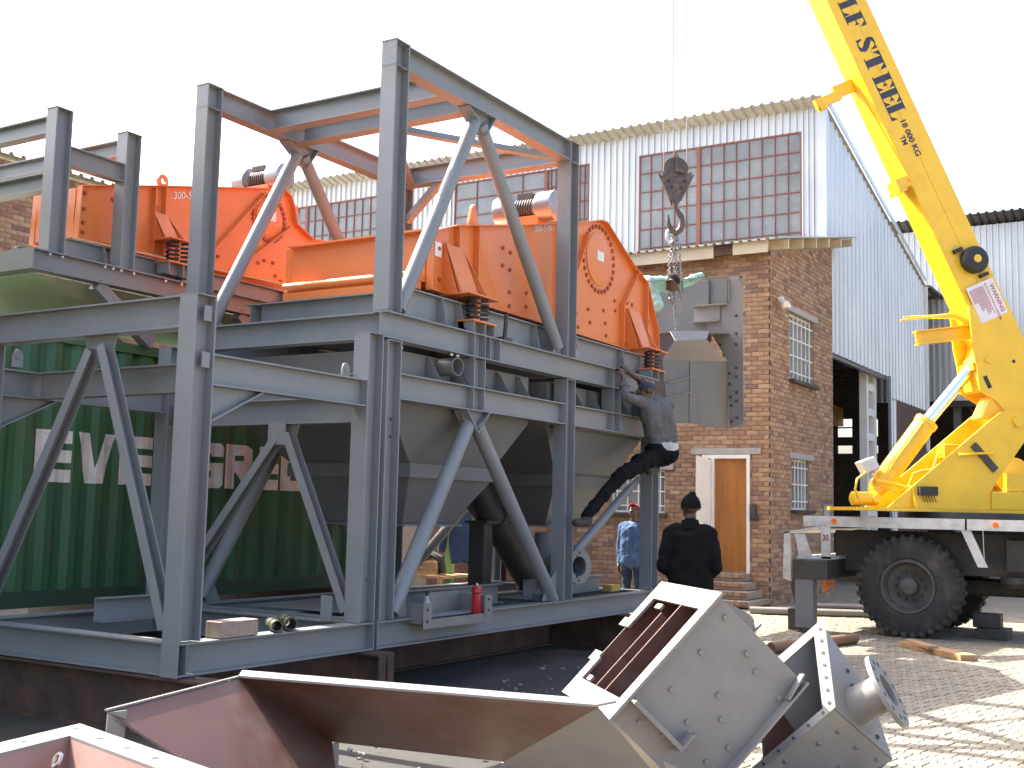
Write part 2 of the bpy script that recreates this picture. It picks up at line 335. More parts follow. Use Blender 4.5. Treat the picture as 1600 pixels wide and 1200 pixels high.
# door
y0, y1, z0, z1 = HY+DR[0], HY+DR[1], DR[2], DR[3]
f = MB(); f.box((HX-.03, y0, z0), (HX+.1, y0+.06, z1)); f.box((HX-.03, y1-.05, z0), (HX+.1, y1, z1)); f.box((HX-.03, y0+.06, z1-.07), (HX+.1, y1-.05, z1)); f.box((HX-.035, y0+.69, z0), (HX+.1, y0+.74, z1-.07))
door = build(f, 'door_frame', WHITE, house, smooth=0)
f = MB(); f.box((HX+.03, y0+.06, z0), (HX+.07, y0+.69, z1-.07)); build(f, 'door', WOODD, door, smooth=0)
f = MB(); f.prism([(HX-.05, y0+.74, z0+.05), (HX-.36, y1-.02, z0+.05), (HX-.36, y1-.02, z1-.02), (HX-.05, y0+.74, z1-.10)], (.02, .012, 0)); build(f, 'security_gate', WHITE, door, smooth=0)
f = MB(); f.box((HX-.20, y0+.84, z0+1.0), (HX-.16, y0+.97, z0+1.12)); build(f, 'lock_box', TIMBER, door, smooth=0)
f = MB(); f.box((HX-.03, HY+.17, z1+.01), (HX+.1, HY+1.52, z1+.12)); build(f, 'lintel', CONCRETE, house, smooth=0)
f = MB(); f.box((HX-.10, HY+.24, 1.55), (HX-.02, HY+.34, 1.80)); f.box((HX-.06, HY+.20, 1.50), (HX-.02, HY+.36, 1.54)); build(f, 'intercom', DARK, house, smooth=0)
f = MB(); f.box((HX2-.75, HY-.02, 1.62), (HX2-.35, HY-.004, 1.82)); f.box((HX2-.75, HY-.02, 1.36), (HX2-.35, HY-.004, 1.56)); build(f, 'notice_plate', CONCRETE, house, smooth=0)
f = MB(); f.box((HX+.40, HY-.10, 5.60), (HX+.52, HY-.01, 5.66)); f.cyl((HX+.42, HY-.05, 5.60), (HX+.30, HY-.22, 5.48), .05, .07, 12); f.box((HX+.28, HY-.26, 5.43), (HX+.42, HY-.14, 5.49)); build(f, 'wall_lamp', WHITE, house)
for k in range(4):                                # brick steps
    m = MB(); m.box((HX-.30-.28*(3-k), HY-.0+.12*k, 0.03 if k == 0 else .14*k), (HX, HY+1.95-.1*k, .14*(k+1)-.012)); st = build(m, 'step', MORTAR, house, smooth=0)
    mm = MB(); nb = int((1.95-.22*k)/.116)
    for i in range(nb): brick_add(mm, V((HX-.322-.28*(3-k), HY+.12*k+.116*i+.004, .14*k+.055)), V((0, 1, 0)), V((-1, 0, 0)), .108)
    build(mm, 'brick_edge', BRICK_I, st, smooth=0, kind='stuff')
m = MB(); m.box((HX+.0125, HY+.0125, 0), (HX+.05, HY+.05, 6.48)); m.box((HX2-.03, HY+.0115, 0), (HX2-.003, HY+.05, 7.2)); build(m, 'corner_mortar', MORTAR, house, smooth=0)
# roof
def corr_sheet(mb, p0, along, across, L, W, pitch=0.17, depth=0.036, up=V((0, 0, 1)), thick=0.004):
    p0, along, across = V(p0), V(along).normalized(), V(across).normalized(); n = int(round(W/pitch)); pts = []
    for i in range(n):
        b = i*W/n; p = W/n
        for q, d in ((0, 0), (.52, 0), (.62, 1), (.88, 1), (.98, 0)): pts.append((b+q*p, d*depth))
    pts.append((W, 0)); k = len(pts)
    vs = [p0+across*a+up*d for a, d in pts]+[p0+across*a+up*d+along*L for a, d in pts]
    vs += [q-up*thick for q in vs]
    fs = [(i, i+1, k+i+1, k+i) for i in range(k-1)]+[(2*k+i+1, 2*k+i, 3*k+i, 3*k+i+1) for i in range(k-1)]
    fs += [(i+1, i, 2*k+i, 2*k+i+1) for i in range(k-1)]+[(k+i, k+i+1, 3*k+i+1, 3*k+i) for i in range(k-1)]
    mb.add(vs, fs)
rs = V((1, 0, .214)).normalized(); rup = V((-.214, 0, 1)).normalized()
for i in range(9):
    m = MB(); corr_sheet(m, (HX-.35, HY-.38+i*.686, roofz(HX-.35)+.16), rs, (0, 1, 0), 5.2, .686, up=rup); build(m, 'roof_sheet', ROOFM, house, smooth=0)
m = MB(); m.box((HX-.26, HY+1.0, 6.36), (HX-.22, HY2, 6.60)); m.box((HX-.26, HY-.05, 6.38), (HX-.22, HY+.62, 6.60)); build(m, 'fascia_board', mat('cream_board', (0.55, 0.48, 0.36), .7), house, smooth=0)
m = MB(); m.box((HX-.25, HY+.62, 6.40), (HX-.215, HY+1.0, 6.58)); build(m, 'fascia_board', RUST, house, smooth=0)
for i in range(6):
    x = HX+.05+i*.86; m = MB(); m.obox((x, HY-.02, roofz(x)+.05), V((.035, 0, .0075)), (0, .32, 0), (0, 0, .085)); build(m, 'purlin_end', mat('cream_board', (0.55, 0.48, 0.36), .7), house, smooth=0)

# ------------------------------------------------------------------ corrugated sheds
SX, SY = 24.62, 7.27
shed = thing('corrugated_shed', 'tall corrugated iron workshop with red-barred windows behind the brick house', 'building', (SX, SY, 0))
def front_sheets(parent, X, ya, yb, za, zb, material=IRON, name='cladding_sheet', w=.686):
    n = max(1, round((yb-ya)/w)); W = (yb-ya)/n
    for i in range(n):
        m = MB(); corr_sheet(m, (X, ya+i*W, za), (0, 0, 1), (0, 1, 0), zb-za, W, pitch=W/4, depth=.045, up=V((-1, 0, 0))); build(m, name, material, parent, smooth=0)
ST, WT, WB = 10.58, 10.03, 7.33
wins = [(7.74, 11.66, 8, 5, 10.15), (12.99, 16.95, 9, 4, 14.2), (19.45, 23.0, 9, 3, 22.0)]
edges = [SY]+[e for w_ in wins for e in w_[:2]]+[25.0]
for a, b_ in zip(edges[::2], edges[1::2]): front_sheets(shed, SX, a, b_, 0 if a > 12.6 else 6.9, ST)
unit = MB(); unit.box((-.002, -.5, -.5), (.002, .5, .5)); pane_me = mesh_of(unit, 'pane', GLASS, smooth=0)
for a, b_, nr, nl, mul in wins:
    front_sheets(shed, SX, a, b_, WT, ST)
    if a > 12: front_sheets(shed, SX, a, b_, 0, WB)
    fr = MB(); z = WB
    fr.box((SX-.03, a, WB-.03), (SX+.03, a+.03, WT)); fr.box((SX-.03, b_-.03, WB-.03), (SX+.03, b_, WT)); fr.box((SX-.03, a+.03, WT-.03), (SX+.03, b_-.03, WT)); fr.box((SX-.04, mul-.045, WB), (SX+.03, mul+.045, WT-.03))
    win = build(fr, 'window', WINRED, shed, smooth=0)
    for lo, hi, n in ((a, mul, nr), (mul, b_, nl)):
        w_ = (hi-lo)/n
        for i in range(n):
            if i:
                m = MB(); m.box((SX-.025, lo+i*w_-.007, WB), (SX+.02, lo+i*w_+.007, WT-.03)); build(m, 'glazing_bar', WINRED, win, smooth=0)
            for r in range(6):
                o = inst('pane', pane_me, win, (SX+.012+random.uniform(-.004, .004), lo+(i+.5)*w_, WB+(r+.5)*.45)); o.scale = (1, w_-.012, .44); o.rotation_euler = (0, random.uniform(-.012, .012), random.uniform(-.012, .012))
    for r in range(1, 6):
        m = MB(); m.box((SX-.028, a, WB+r*.45-.008), (SX+.02, b_, WB+r*.45+.008)); build(m, 'glazing_bar', WINRED, win, smooth=0)
rdir = V((1, 0, -.236)).normalized(); rup2 = V((.236, 0, 1)).normalized()
for i in range(26):
    m = MB(); corr_sheet(m, (SX-.47, SY-.1+i*.686, ST+.045), rdir, (0, 1, 0), 11.1, .686, pitch=.2287, depth=.045, up=rup2); build(m, 'roof_sheet', ROOFM, shed, smooth=0)
topz = lambda x: 10.58-(x-24.7)*.236
def side_sheet(parent, xa, xb, za, zb=None, material=IRON):
    m = MB(); n = 2; W = xb-xa; pts = []
    for i in range(n):
        for q, d in ((0, 0), (.52, 0), (.62, 1), (.88, 1), (.98, 0)): pts.append((xa+(i+q)*W/n, -d*.05))
    pts.append((xb, 0)); k = len(pts)
    vs = [(x, SY+d, za) for x, d in pts]+[(x, SY+d, topz(x) if zb is None else zb) for x, d in pts]; vs += [(x, y+.004, z) for x, y, z in vs]
    m.add(vs, [(i, i+1, k+i+1, k+i) for i in range(k-1)]+[(2*k+i+1, 2*k+i, 3*k+i, 3*k+i+1) for i in range(k-1)]+[(i+1, i, 2*k+i, 2*k+i+1) for i in range(k-1)])
    build(m, 'cladding_sheet', material, parent, smooth=0)
x = SX+.06
for i in range(14):
    side_sheet(shed, x, x+.686, 5.17 if x < 29.9 else 4.62)
    if x > 29.9: side_sheet(shed, x, x+.686, 0.0, 4.66, mat('brown_sheet', (0.10, 0.055, 0.045), .6, var=.2) if x > 30.5 else IRON)
    x += .686
XE = x
m = MB(); m.box((SX-.05, SY-.09, 0), (SX+.09, SY-.055, ST)); m.box((SX-.05, SY-.055, 0), (SX-.046, SY+.12, ST)); build(m, 'corner_flashing', IRON, shed, smooth=0)
m = MB(); m.prism([(SX+.1, SY-.10, topz(SX)+.02), (XE, SY-.10, topz(XE)+.02), (XE, SY-.10, topz(XE)+.16), (SX+.1, SY-.10, topz(SX)+.16)], (0, .03, 0)); build(m, 'verge_flashing', IRON, shed, smooth=0)
m = MB(); m.box((XE, SY-.12, 3.5), (XE+.12, SY-.02, topz(XE)-.1)); build(m, 'end_flashing', WHITE, shed, smooth=0)
m = MB(); m.box((29.9, SY-.09, 0), (30.08, SY-.056, 5.17)); m.box((SX+.2, SY+.02, 5.08), (30.08, SY+.12, 5.16)); build(m, 'door_track', STEEL2, shed, smooth=0)
m = MB()
for xx in (29.0, 29.75):
    m.box((xx-.09, SY+.22, 0), (xx+.09, SY+.40, 8.0))
for k in range(12): m.box((29.09, SY+.24, .4+k*.62), (29.66, SY+.38, .58+k*.62))
build(m, 'lattice_column', WHITE, shed, smooth=0)
m = MB()
for xx in (33.0, 33.5):
    m.box((xx-.06, SY+2.6, 0), (xx+.06, SY+2.72, 7.4))
for k in range(11): m.obox((33.25, SY+2.66, .5+k*.62), V((.25, 0, .25 if k % 2 else -.25)), (0, .03, 0), (-.03, 0, .03))
build(m, 'lattice_column', DARK, shed, smooth=0)
m = MB(); m.box((26, SY+5, 5.0), (44, SY+5.3, 5.7)); build(m, 'crane_rail', mat('dull_yellow', (.30, .17, .02), .6), shed, smooth=0)
m = MB()
for k in range(5): m.sweep([(30+k*3, 8, 7.0), (30+k*3, 24, 7.4)], .06); m.sweep([(30+k*3, 8, 6.2), (30+k*3, 24, 6.2)], .05); [m.sweep([(30+k*3, 8+j, 6.2), (30+k*3, 8.5+j, 7.0), (30+k*3, 9+j, 6.2)], .03, 5) for j in range(0, 14)]
build(m, 'roof_truss', DARK, shed, smooth=0)
# far inside wall with window openings to the sky
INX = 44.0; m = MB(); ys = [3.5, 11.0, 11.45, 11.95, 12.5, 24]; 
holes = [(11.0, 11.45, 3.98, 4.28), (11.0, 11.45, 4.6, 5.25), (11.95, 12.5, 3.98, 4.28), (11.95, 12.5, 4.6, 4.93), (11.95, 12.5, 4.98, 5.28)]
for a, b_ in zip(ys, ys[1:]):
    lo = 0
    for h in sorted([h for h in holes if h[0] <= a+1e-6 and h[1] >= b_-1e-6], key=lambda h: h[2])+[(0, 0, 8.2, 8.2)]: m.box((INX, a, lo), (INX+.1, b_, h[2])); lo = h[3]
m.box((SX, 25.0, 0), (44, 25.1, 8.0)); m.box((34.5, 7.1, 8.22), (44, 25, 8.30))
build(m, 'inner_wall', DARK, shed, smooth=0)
shed2 = thing('corrugated_shed', 'second corrugated iron shed with open front at right behind the yellow boom', 'building', (36.4, 0, 0))
front_sheets(shed2, 36.4, -8.0, 9.2, 5.12, 10.35); 
for i in range(27):
    m = MB(); corr_sheet(m, (35.8, -8.6+i*.686, 10.58), rdir, (0, 1, 0), 9, .686, pitch=.2287, depth=.045, up=rup2); build(m, 'roof_sheet', mat('dark_roof_sheet', (.08, .08, .085), .6), shed2, smooth=0)
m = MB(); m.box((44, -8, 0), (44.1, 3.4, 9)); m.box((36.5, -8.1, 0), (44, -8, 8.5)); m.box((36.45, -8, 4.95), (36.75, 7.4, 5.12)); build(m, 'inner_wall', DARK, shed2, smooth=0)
m = MB()
for yy in (6.8, 4.6, 2.0, -1): m.box((37, yy, 0), (37.2, yy+.2, 5)); 
for k in range(7): m.sweep([(38.5, 6.8-k*1.2, 5.1), (38.5, 6.2-k*1.2, 4.1), (38.5, 5.6-k*1.2, 5.1)], .035, 5)
m.sweep([(38.5, 7, 4.1), (38.5, -3, 4.1)], .05); build(m, 'portal_frame', STEEL2, shed2, smooth=0)

# ------------------------------------------------------------------ brick building at the left
lb = thing('brick_building', 'face-brick workshop with corrugated roof edge at far left behind the orange screen', 'building', (8, 17, 0))
LW = (4.55, 5.35, 4.1, 4.85)
brick_wall(lb, (8, 17, 0), (1, 0, 0), (0, -1, 0), 16.6, lambda u: 7.15, [LW], (3.9, 5.6), 300, region=(2.6, 7.5, 3.4, 7.2))
m = MB(); m.box((12.55, 16.98, 4.1), (13.35, 17.02, 4.14))
for k in range(7): m.box((12.56+k*.125, 16.95, 4.1), (12.59+k*.125, 16.97, 4.85))
for k in range(4): m.box((12.55, 16.92, 4.2+k*.18), (13.35, 16.945, 4.23+k*.18))
wb = build(m, 'window', WHITE, lb, smooth=0); m = MB(); m.box((12.5, 17.05, 4.05), (13.4, 17.06, 4.9)); build(m, 'pane', GLASS, wb, smooth=0)
for i in range(24):
    m = MB(); corr_sheet(m, (8+i*.686, 16.82, 7.20), V((0, 1, .12)), (1, 0, 0), 6, .686, pitch=.2287, depth=.05, up=V((0, -.12, 1)).normalized()); build(m, 'roof_sheet', ROOFM, lb, smooth=0)

# ------------------------------------------------------------------ shipping container
CX0, CX1, CY0, CY1, CZ0, CZ1 = 6.07, 12.13, 9.5, 11.94, 0.60, 3.20
cont = thing('shipping_container', 'green corrugated shipping container with white lettering behind the grey frames', 'container', (CX0, CY0, 0))
cp, cd = 0.278, 0.040
def cprof(x):
    t = ((x-CX0) % cp)/cp
    if t < .26: return 0
    if t < .5: return cd*(t-.26)/.24
    if t < .76: return cd
    return cd*(1-(t-.76)/.24)
m = MB(); xs = sorted({CX0+.1, CX1-.1, *[CX0+k*cp+q*cp for k in range(23) for q in (0, .26, .5, .76) if CX0+.1 < CX0+k*cp+q*cp < CX1-.1]})
m.add([(x, CY0+.02+cprof(x), CZ0+.14) for x in xs]+[(x, CY0+.02+cprof(x), CZ1-.09) for x in xs], [(i, i+1, len(xs)+i+1, len(xs)+i) for i in range(len(xs)-1)])
build(m, 'side_wall', GREENC, cont, smooth=0)
m = MB(); m.box((CX0, CY0, CZ1-.1), (CX1, CY0+.07, CZ1)); build(m, 'top_rail', GREENC, cont, smooth=0)
m = MB(); m.box((CX0, CY0, CZ0), (CX1, CY0+.08, CZ0+.15)); build(m, 'bottom_rail', mat('container_rail', (.03, .07, .04), .6, var=.2, dirt=(.12, .07, .04)), cont, smooth=0)
for xx in (CX0, CX1-.16): m = MB(); m.box((xx, CY0-.01, CZ0), (xx+.16, CY0+.12, CZ1+.01)); build(m, 'corner_post', GREENC, cont, smooth=0)
m = MB(); m.box((CX0, CY0+.07, CZ1-.06), (CX1, CY1, CZ1-.03)); build(m, 'roof_panel', GREENC, cont, smooth=0)
m = MB(); m.box((CX0, CY1-.05, CZ0), (CX1, CY1, CZ1)); m.box((CX0, CY0+.12, CZ0), (CX0+.05, CY1-.05, CZ1)); m.box((CX1-.05, CY0+.12, CZ0), (CX1, CY1-.05, CZ1)); build(m, 'rear_wall', GREENC, cont, smooth=0)
m = MB(); m.box((CX0+.1, CY0+.12, CZ0+.02), (CX1-.1, CY1-.1, CZ0+.1)); build(m, 'floor_pan', DARK, cont, smooth=0)
def block_letters(word, xs0, z0, h, wds):
    """heavy painted capitals as polygons in (x, z)"""
    t = .245*h; polys = []
    for i, ch in enumerate(word):
        X = xs0[i]; wd = wds[i]; s = .36*wd; R = lambda a, b, c, d: polys.append([(X+a, z0+b), (X+c, z0+b), (X+c, z0+d), (X+a, z0+d)])
        if ch == 'E': R(0, 0, s, h); R(s, 0, wd, t); R(s, .5*h-t/2, wd, .5*h+t/2); R(s, h-t, wd, h)
        if ch == 'V': polys.append([(X-.02, z0+h), (X+s-.01, z0+h), (X+wd*.47, z0+h*.3), (X+wd*.47, z0), (X+wd*.27, z0)]); polys.append([(X+wd*.47, z0), (X+wd*.72, z0), (X+wd+.03, z0+h), (X+wd*.72, z0+h), (X+wd*.47, z0+h*.3)])
        if ch == 'R': R(0, 0, s, h); polys.append([(X+s, z0+h), (X+s, z0+h-t), (X+wd*.62, z0+h-t), (X+wd*.62, z0+h*.63), (X+s, z0+h*.63), (X+s, z0+h*.40), (X+wd*.86, z0+h*.44), (X+wd*.95, z0+h*.6), (X+wd*.95, z0+h*.92), (X+wd*.8, z0+h)]); polys.append([(X+s, z0+h*.40), (X+wd*.66, z0), (X+wd, z0), (X+wd*.84, z0+h*.44)])
        if ch == 'G': polys.append([(X+.1*wd, z0), (X+.9*wd, z0), (X+wd, z0+.08*h), (X+wd, z0+.56*h), (X+.55*wd, z0+.56*h), (X+.55*wd, z0+.38*h), (X+.68*wd, z0+.38*h), (X+.68*wd, z0+t), (X+s, z0+t), (X, z0+.08*h)]); R(0, .08*h, s, .92*h); polys.append([(X, z0+.92*h), (X+s, z0+h-t), (X+.68*wd, z0+h-t), (X+.68*wd, z0+.7*h), (X+wd, z0+.7*h), (X+wd, z0+.92*h), (X+.9*wd, z0+h), (X+.1*wd, z0+h)])
        if ch == 'N': R(0, 0, s, h); R(wd-s, 0, wd, h); polys.append([(X+s, z0+h), (X+s, z0+h*.6), (X+wd-s, z0), (X+wd-s, z0+h*.4)])
    return polys
bm = bmesh.new()
for p in block_letters('EVERGREEN', [7.05, 7.52, 8.01, 8.50, 8.99, 9.47, 10.0, 10.41, 10.82], 1.765, .495, [.39, .42, .45, .44, .45, .47, .36, .36, .42]):
    vs = [bm.verts.new((x, 0, z)) for x, z in p]
    if len(vs) > 2: bm.faces.new(vs)
for xx in xs: bmesh.ops.bisect_plane(bm, geom=bm.verts[:]+bm.edges[:]+bm.faces[:], plane_co=(xx, 0, 0), plane_no=(1, 0, 0))
for v in bm.verts: v.co.y = CY0+.02+cprof(v.co.x)-.005
for v in bm.verts: v.co -= V((CX0, CY0, 0))
me = bpy.data.meshes.new('lettering'); bm.to_mesh(me); bm.free(); me.materials.append(LETTER)
o = bpy.data.objects.new('lettering', me); COL.objects.link(o); o.parent = cont; o['label'] = 'faded white capital letters spelling EVERGREEN'
for i, xx in enumerate((6.6, 9.0, 11.6)):
    m = MB(); m.box((xx-.15, CY0+.05, 0.005), (xx+.15, CY1, .595)); build(m, 'timber_sleeper', DARK, loc=(xx, 10.7, 0), smooth=0, bevel=.01, label=['dark timber block under the near-left part of the green container', 'dark timber block under the middle of the green container', 'dark timber block under the hopper end of the green container'][i], cat='timber block', group='blocks under the container')

# stacked containers added out of view further left, only to shade the slab
for k, lab_ in enumerate(('lower container of the unseen stack added to shade the slab', 'upper container of the unseen stack added to shade the slab')):
    t = thing('shipping_container', lab_, 'container', (2.9, 9.5, k*2.6), 'containers added out of view for shade')
    z0_, z1_ = k*2.6+.01, k*2.6+2.59
    m = MB(); m.add([(x-CX0-.1, CY0+.02+cprof(x), z0_+.14) for x in xs]+[(x-CX0-.1, CY0+.02+cprof(x), z1_-.09) for x in xs], [(i, i+1, len(xs)+i+1, len(xs)+i) for i in range(len(xs)-1)]); build(m, 'side_wall', GREENC, t, smooth=0)
    m = MB(); m.box((-.1, CY0, z1_-.1), (5.96, CY1, z1_)); build(m, 'roof_panel', GREENC, t, smooth=0); m = MB(); m.box((-.1, CY0, z0_), (5.96, CY1, z0_+.15)); build(m, 'floor_pan', DARK, t, smooth=0)
    m = MB(); m.box((5.84, CY0, z0_+.15), (5.96, CY1, z1_-.1)); build(m, 'end_wall', GREENC, t, smooth=0); m = MB(); m.box((-.1, CY1-.05, z0_+.15), (5.84, CY1, z1_-.1)); build(m, 'rear_wall', GREENC, t, smooth=0); m = MB(); m.box((-.1, CY0+.1, z0_+.15), (-.02, CY1-.05, z1_-.1)); build(m, 'end_wall', GREENC, t, smooth=0)

# ------------------------------------------------------------------ grey steel frames
Z = V((0, 0, 1)); XA = V((1, 0, 0)); YA = V((0, 1, 0))
NY, FY = 6.157, 8.45                     # web planes of near and far sides
def part(name, fn, parent, material=STEEL, smooth=35, **k):
    m = MB(); fn(m); return build(m, name, material, parent, smooth=smooth, **k)
def post(parent, x, y, z0, z1, name='post', cap=True):     # flanges face -X / +X
    def fn(m):
        m.ibeam((x, y, z0), (x, y, z1), XA, h=.20, b=.16, tf=.014, tw=.010)
        m.box((x-.102, y-.082, z1), (x+.102, y+.082, z1+.008))
    return part(name, fn, parent)
def xb(parent, x0, x1, y, zt, h=.225, b=.15, name='beam', mt=STEEL): return part(name, lambda m: m.ibeam((x0, y, zt-h/2), (x1, y, zt-h/2), Z, h=h, b=b), parent, mt)
def yb(parent, x, y0, y1, zt, h=.225, b=.15, name='beam', mt=STEEL): return part(name, lambda m: m.ibeam((x, y0, zt-h/2), (x, y1, zt-h/2), Z, h=h, b=b), parent, mt)
def pipe(parent, a, b, r=.075, name='brace'): return part(name, lambda m: m.cyl(a, b, r, n=28), parent)
def plate(parent, poly, d, name='gusset_plate', mt=STEEL): return part(name, lambda m: m.prism(poly, d), parent, mt, smooth=0)
def bolts(parent, pts, n, r=.013, h=.014, mt=BOLT, name='bolt'):
    for p in pts: part(name, lambda m: m.bolt(p, n, r, h), parent, mt)

# --- small front stand
M1 = thing('steel_stand', 'small open grey steel stand at the left front with diagonal braces and base frame', 'steel frame', (5.694, 6.077, .42))
for x, y in ((5.794, 6.157), (7.725, 6.157), (5.794, 8.52), (7.725, 8.52)): post(M1, x, y, .655, 3.05)
yb(M1, 5.775, 6.077, 8.60, .65); xb(M1, 5.855, 7.83, 6.157, .648); yb(M1, 7.735, 6.238, 8.60, .646); xb(M1, 5.855, 7.65, 8.52, .648)
part('end_plate', lambda m: m.box((5.690, 6.076, .42), (5.702, 6.236, .655)), M1, smooth=0); part('end_plate', lambda m: m.box((7.822, 6.079, .42), (7.832, 6.238, .65)), M1, smooth=0)
yb(M1, 5.775, 6.24, 8.44, 3.052, h=.23); yb(M1, 7.72, 6.24, 8.44, 2.52, h=.22)
xb(M1, 5.90, 7.62, 6.157, 2.652, h=.225); xb(M1, 5.90, 7.62, 8.52, 2.652, h=.225); yb(M1, 6.25, 6.235, 8.44, 2.648, h=.22, b=.12)
for y in (6.157, 8.52):
    plate(M1, [(5.898, y-.005, 2.425), (5.898, y-.005, 2.17), (6.42, y-.005, 2.425)], (0, .01, 0), 'haunch_plate')
    part('haunch_flange', lambda m: m.obox((6.16, y, 2.296), V((.262, 0, .128)), (0, .06, 0), V((.003, 0, -.006))), M1, smooth=0)
def vbrace(root, X, apex, lows):
    for (y, z) in lows: part('brace', lambda m: m.channel((X-.04, apex[0]+(.06 if y > apex[0] else -.06), apex[1]), (X-.04, y, z), XA, h=.10, b=.075, t=.009), root)
    plate(root, [(X-.008, apex[0]-.18, apex[1]+.10), (X-.008, apex[0]+.18, apex[1]+.10), (X-.008, apex[0]+.12, apex[1]-.10), (X-.008, apex[0]-.12, apex[1]-.10)], (.014, 0, 0))
vbrace(M1, 5.80, (7.17, 2.73), [(6.30, .72), (8.34, .72)])
vbrace(M1, 7.72, (7.07, 2.20), [(6.28, .72), (8.36, .72)])
plate(M1, [(7.64, 6.98, 2.32), (7.64, 7.18, 2.32), (7.64, 7.18, 2.12), (7.64, 6.98, 2.12)], (.012, 0, 0))
for zz in (2.93, 2.60): part('lug_plate', lambda m: m.box((5.79, 6.092, zz-.055), (5.865, 6.10, zz+.055)), M1, smooth=0)
for x, y in ((7.56, 6.30), (5.86, 8.30)):
    part('lifting_lug', lambda m: (m.prism([(x, y, 2.655), (x+.10, y, 2.655), (x+.10, y, 2.75), (x+.08, y, 2.79), (x+.05, y, 2.80), (x+.02, y, 2.79), (x, y, 2.75)], (0, .014, 0)), m.cyl((x+.05, y-.006, 2.74), (x+.05, y-.002, 2.74), .022)), M1)
bolts(M1, [(7.79, 6.07+.07, 1.0)], (0, -1, 0))
part('base_stub', lambda m: m.channel((6.6, 8.05, .70), (7.35, 8.05, .70), Z, h=.2, b=.09), M1)
part('cleat', lambda m: m.box((7.36, 7.98, .60), (7.37, 8.14, .82)), M1, smooth=0); part('cleat', lambda m: m.box((7.60, 6.35, .655), (7.61, 6.47, .86)), M1, smooth=0)

# --- lower hopper frame of the main plant
M2 = thing('hopper_tower', 'large grey lower steel frame carrying two hoppers under the near orange screen', 'steel frame', (7.88, 6.077, .42))
PX = (7.985, 11.165, 13.39)
for x in PX:
    for y in (NY, FY): post(M2, x, y, .655, 3.022)
xb(M2, 7.885, 13.50, NY, .648); xb(M2, 7.885, 13.50, FY, .648)
for x in PX: yb(M2, x, NY+.076, FY-.076, .645)
xb(M2, 8.1, 13.3, 7.3, .640, h=.18)
part('end_plate', lambda m: m.box((7.872, 6.08, .42), (7.883, 6.236, .65)), M2, smooth=0); part('end_plate', lambda m: m.box((13.50, 6.08, .42), (13.51, 6.236, .65)), M2, smooth=0)
for a, b_ in ((8.086, 11.064), (11.266, 13.289)):
    for y in (NY, FY): xb(M2, a, b_, y, 2.758, h=.228)
for x in PX: yb(M2, x, NY+.081, FY-.081, 2.755, h=.22)
for y in (NY, FY):
    for x0 in (9.335, 12.3):
        part('stub_column', lambda m: m.ibeam((x0, y, 2.76), (x0, y, 3.035), XA, h=.20, b=.155), M2)
        for dx in (-.095, .095): part('stiffener', lambda m: m.box((x0+dx-.005, y-.073, 2.545), (x0+dx+.005, y+.073, 2.745)), M2, smooth=0)
    for x0 in (11.05, 11.28): part('stiffener', lambda m: m.box((x0-.004, y-.072, 2.545), (x0+.004, y-.006, 2.745)), M2, smooth=0)
for y in (NY, FY):
    pipe(M2, (9.28, y, 2.42), (8.15, y, .70), .072); pipe(M2, (9.40, y, 2.42), (10.97, y, .66), .072)
    plate(M2, [(9.13, y-.006, 2.53), (9.54, y-.006, 2.53), (9.42, y-.006, 2.32), (9.26, y-.006, 2.32)], (0, .012, 0))
    for s in (-1, 1): part('gusset_flange', lambda m: m.obox((9.335+s*.10, y, 2.425), V((s*.10, 0, .105)), (0, .08, 0), V((.004, 0, -s*.004))), M2, smooth=0)
    plate(M2, [(8.087, y-.006, .66), (8.42, y-.006, .66), (8.30, y-.006, .88), (8.087, y-.006, 1.0)], (0, .012, 0)); plate(M2, [(11.06, y-.006, .66), (10.75, y-.006, .66), (10.86, y-.006, .85), (11.06, y-.006, .98)], (0, .012, 0))
pipe(M2, (13.30, NY+.12, 2.02), (10.9, NY+.16, .68), .05); pipe(M2, (13.30, FY, 2.02), (11.3, FY, .68), .06)
bolts(M2, [(7.99, 6.076+.03, z) for z in (2.2, 2.35)], (0, -1, 0), mt=DARK)
bolts(M2, [(11.17, 6.082+.06, z) for z in (1.98, 2.12)], (0, -1, 0), mt=DARK)
# floor pieces on the base frame
part('base_stub', lambda m: m.channel((8.3, 6.62, .73), (10.6, 6.62, .73), Z, h=.20, b=.09), M2)
part('base_stub', lambda m: m.channel((11.35, 6.75, .73), (13.2, 6.75, .73), Z, h=.19, b=.09), M2)
part('base_plate', lambda m: m.box((8.25, 6.75, .652), (10.7, 7.9, .662)), M2, smooth=0)
# bolted tray shelf on the near base beam
part('tray', lambda m: (m.box((8.37, 5.975, .555), (9.48, 5.985, .635)), m.box((8.37, 5.985, .6), (9.48, 6.35, .61)), m.box((8.37, 5.97, .555), (8.50, 5.984, .775)), m.box((9.36, 5.97, .60), (9.48, 5.984, .80)),
     m.box((8.37, 5.986, .61), (8.38, 6.34, .775)), m.box((9.47, 5.986, .61), (9.48, 6.34, .795)), m.box((8.9, 6.34, .61), (9.47, 6.35, .82))), M2, CHUTE, smooth=0)
bolts(M2, [(8.43, 5.968, z) for z in (.62, .72)]+[(9.42, 5.968, z) for z in (.66, .76)], (0, -1, 0), r=.014, h=.003, mt=BLACK)

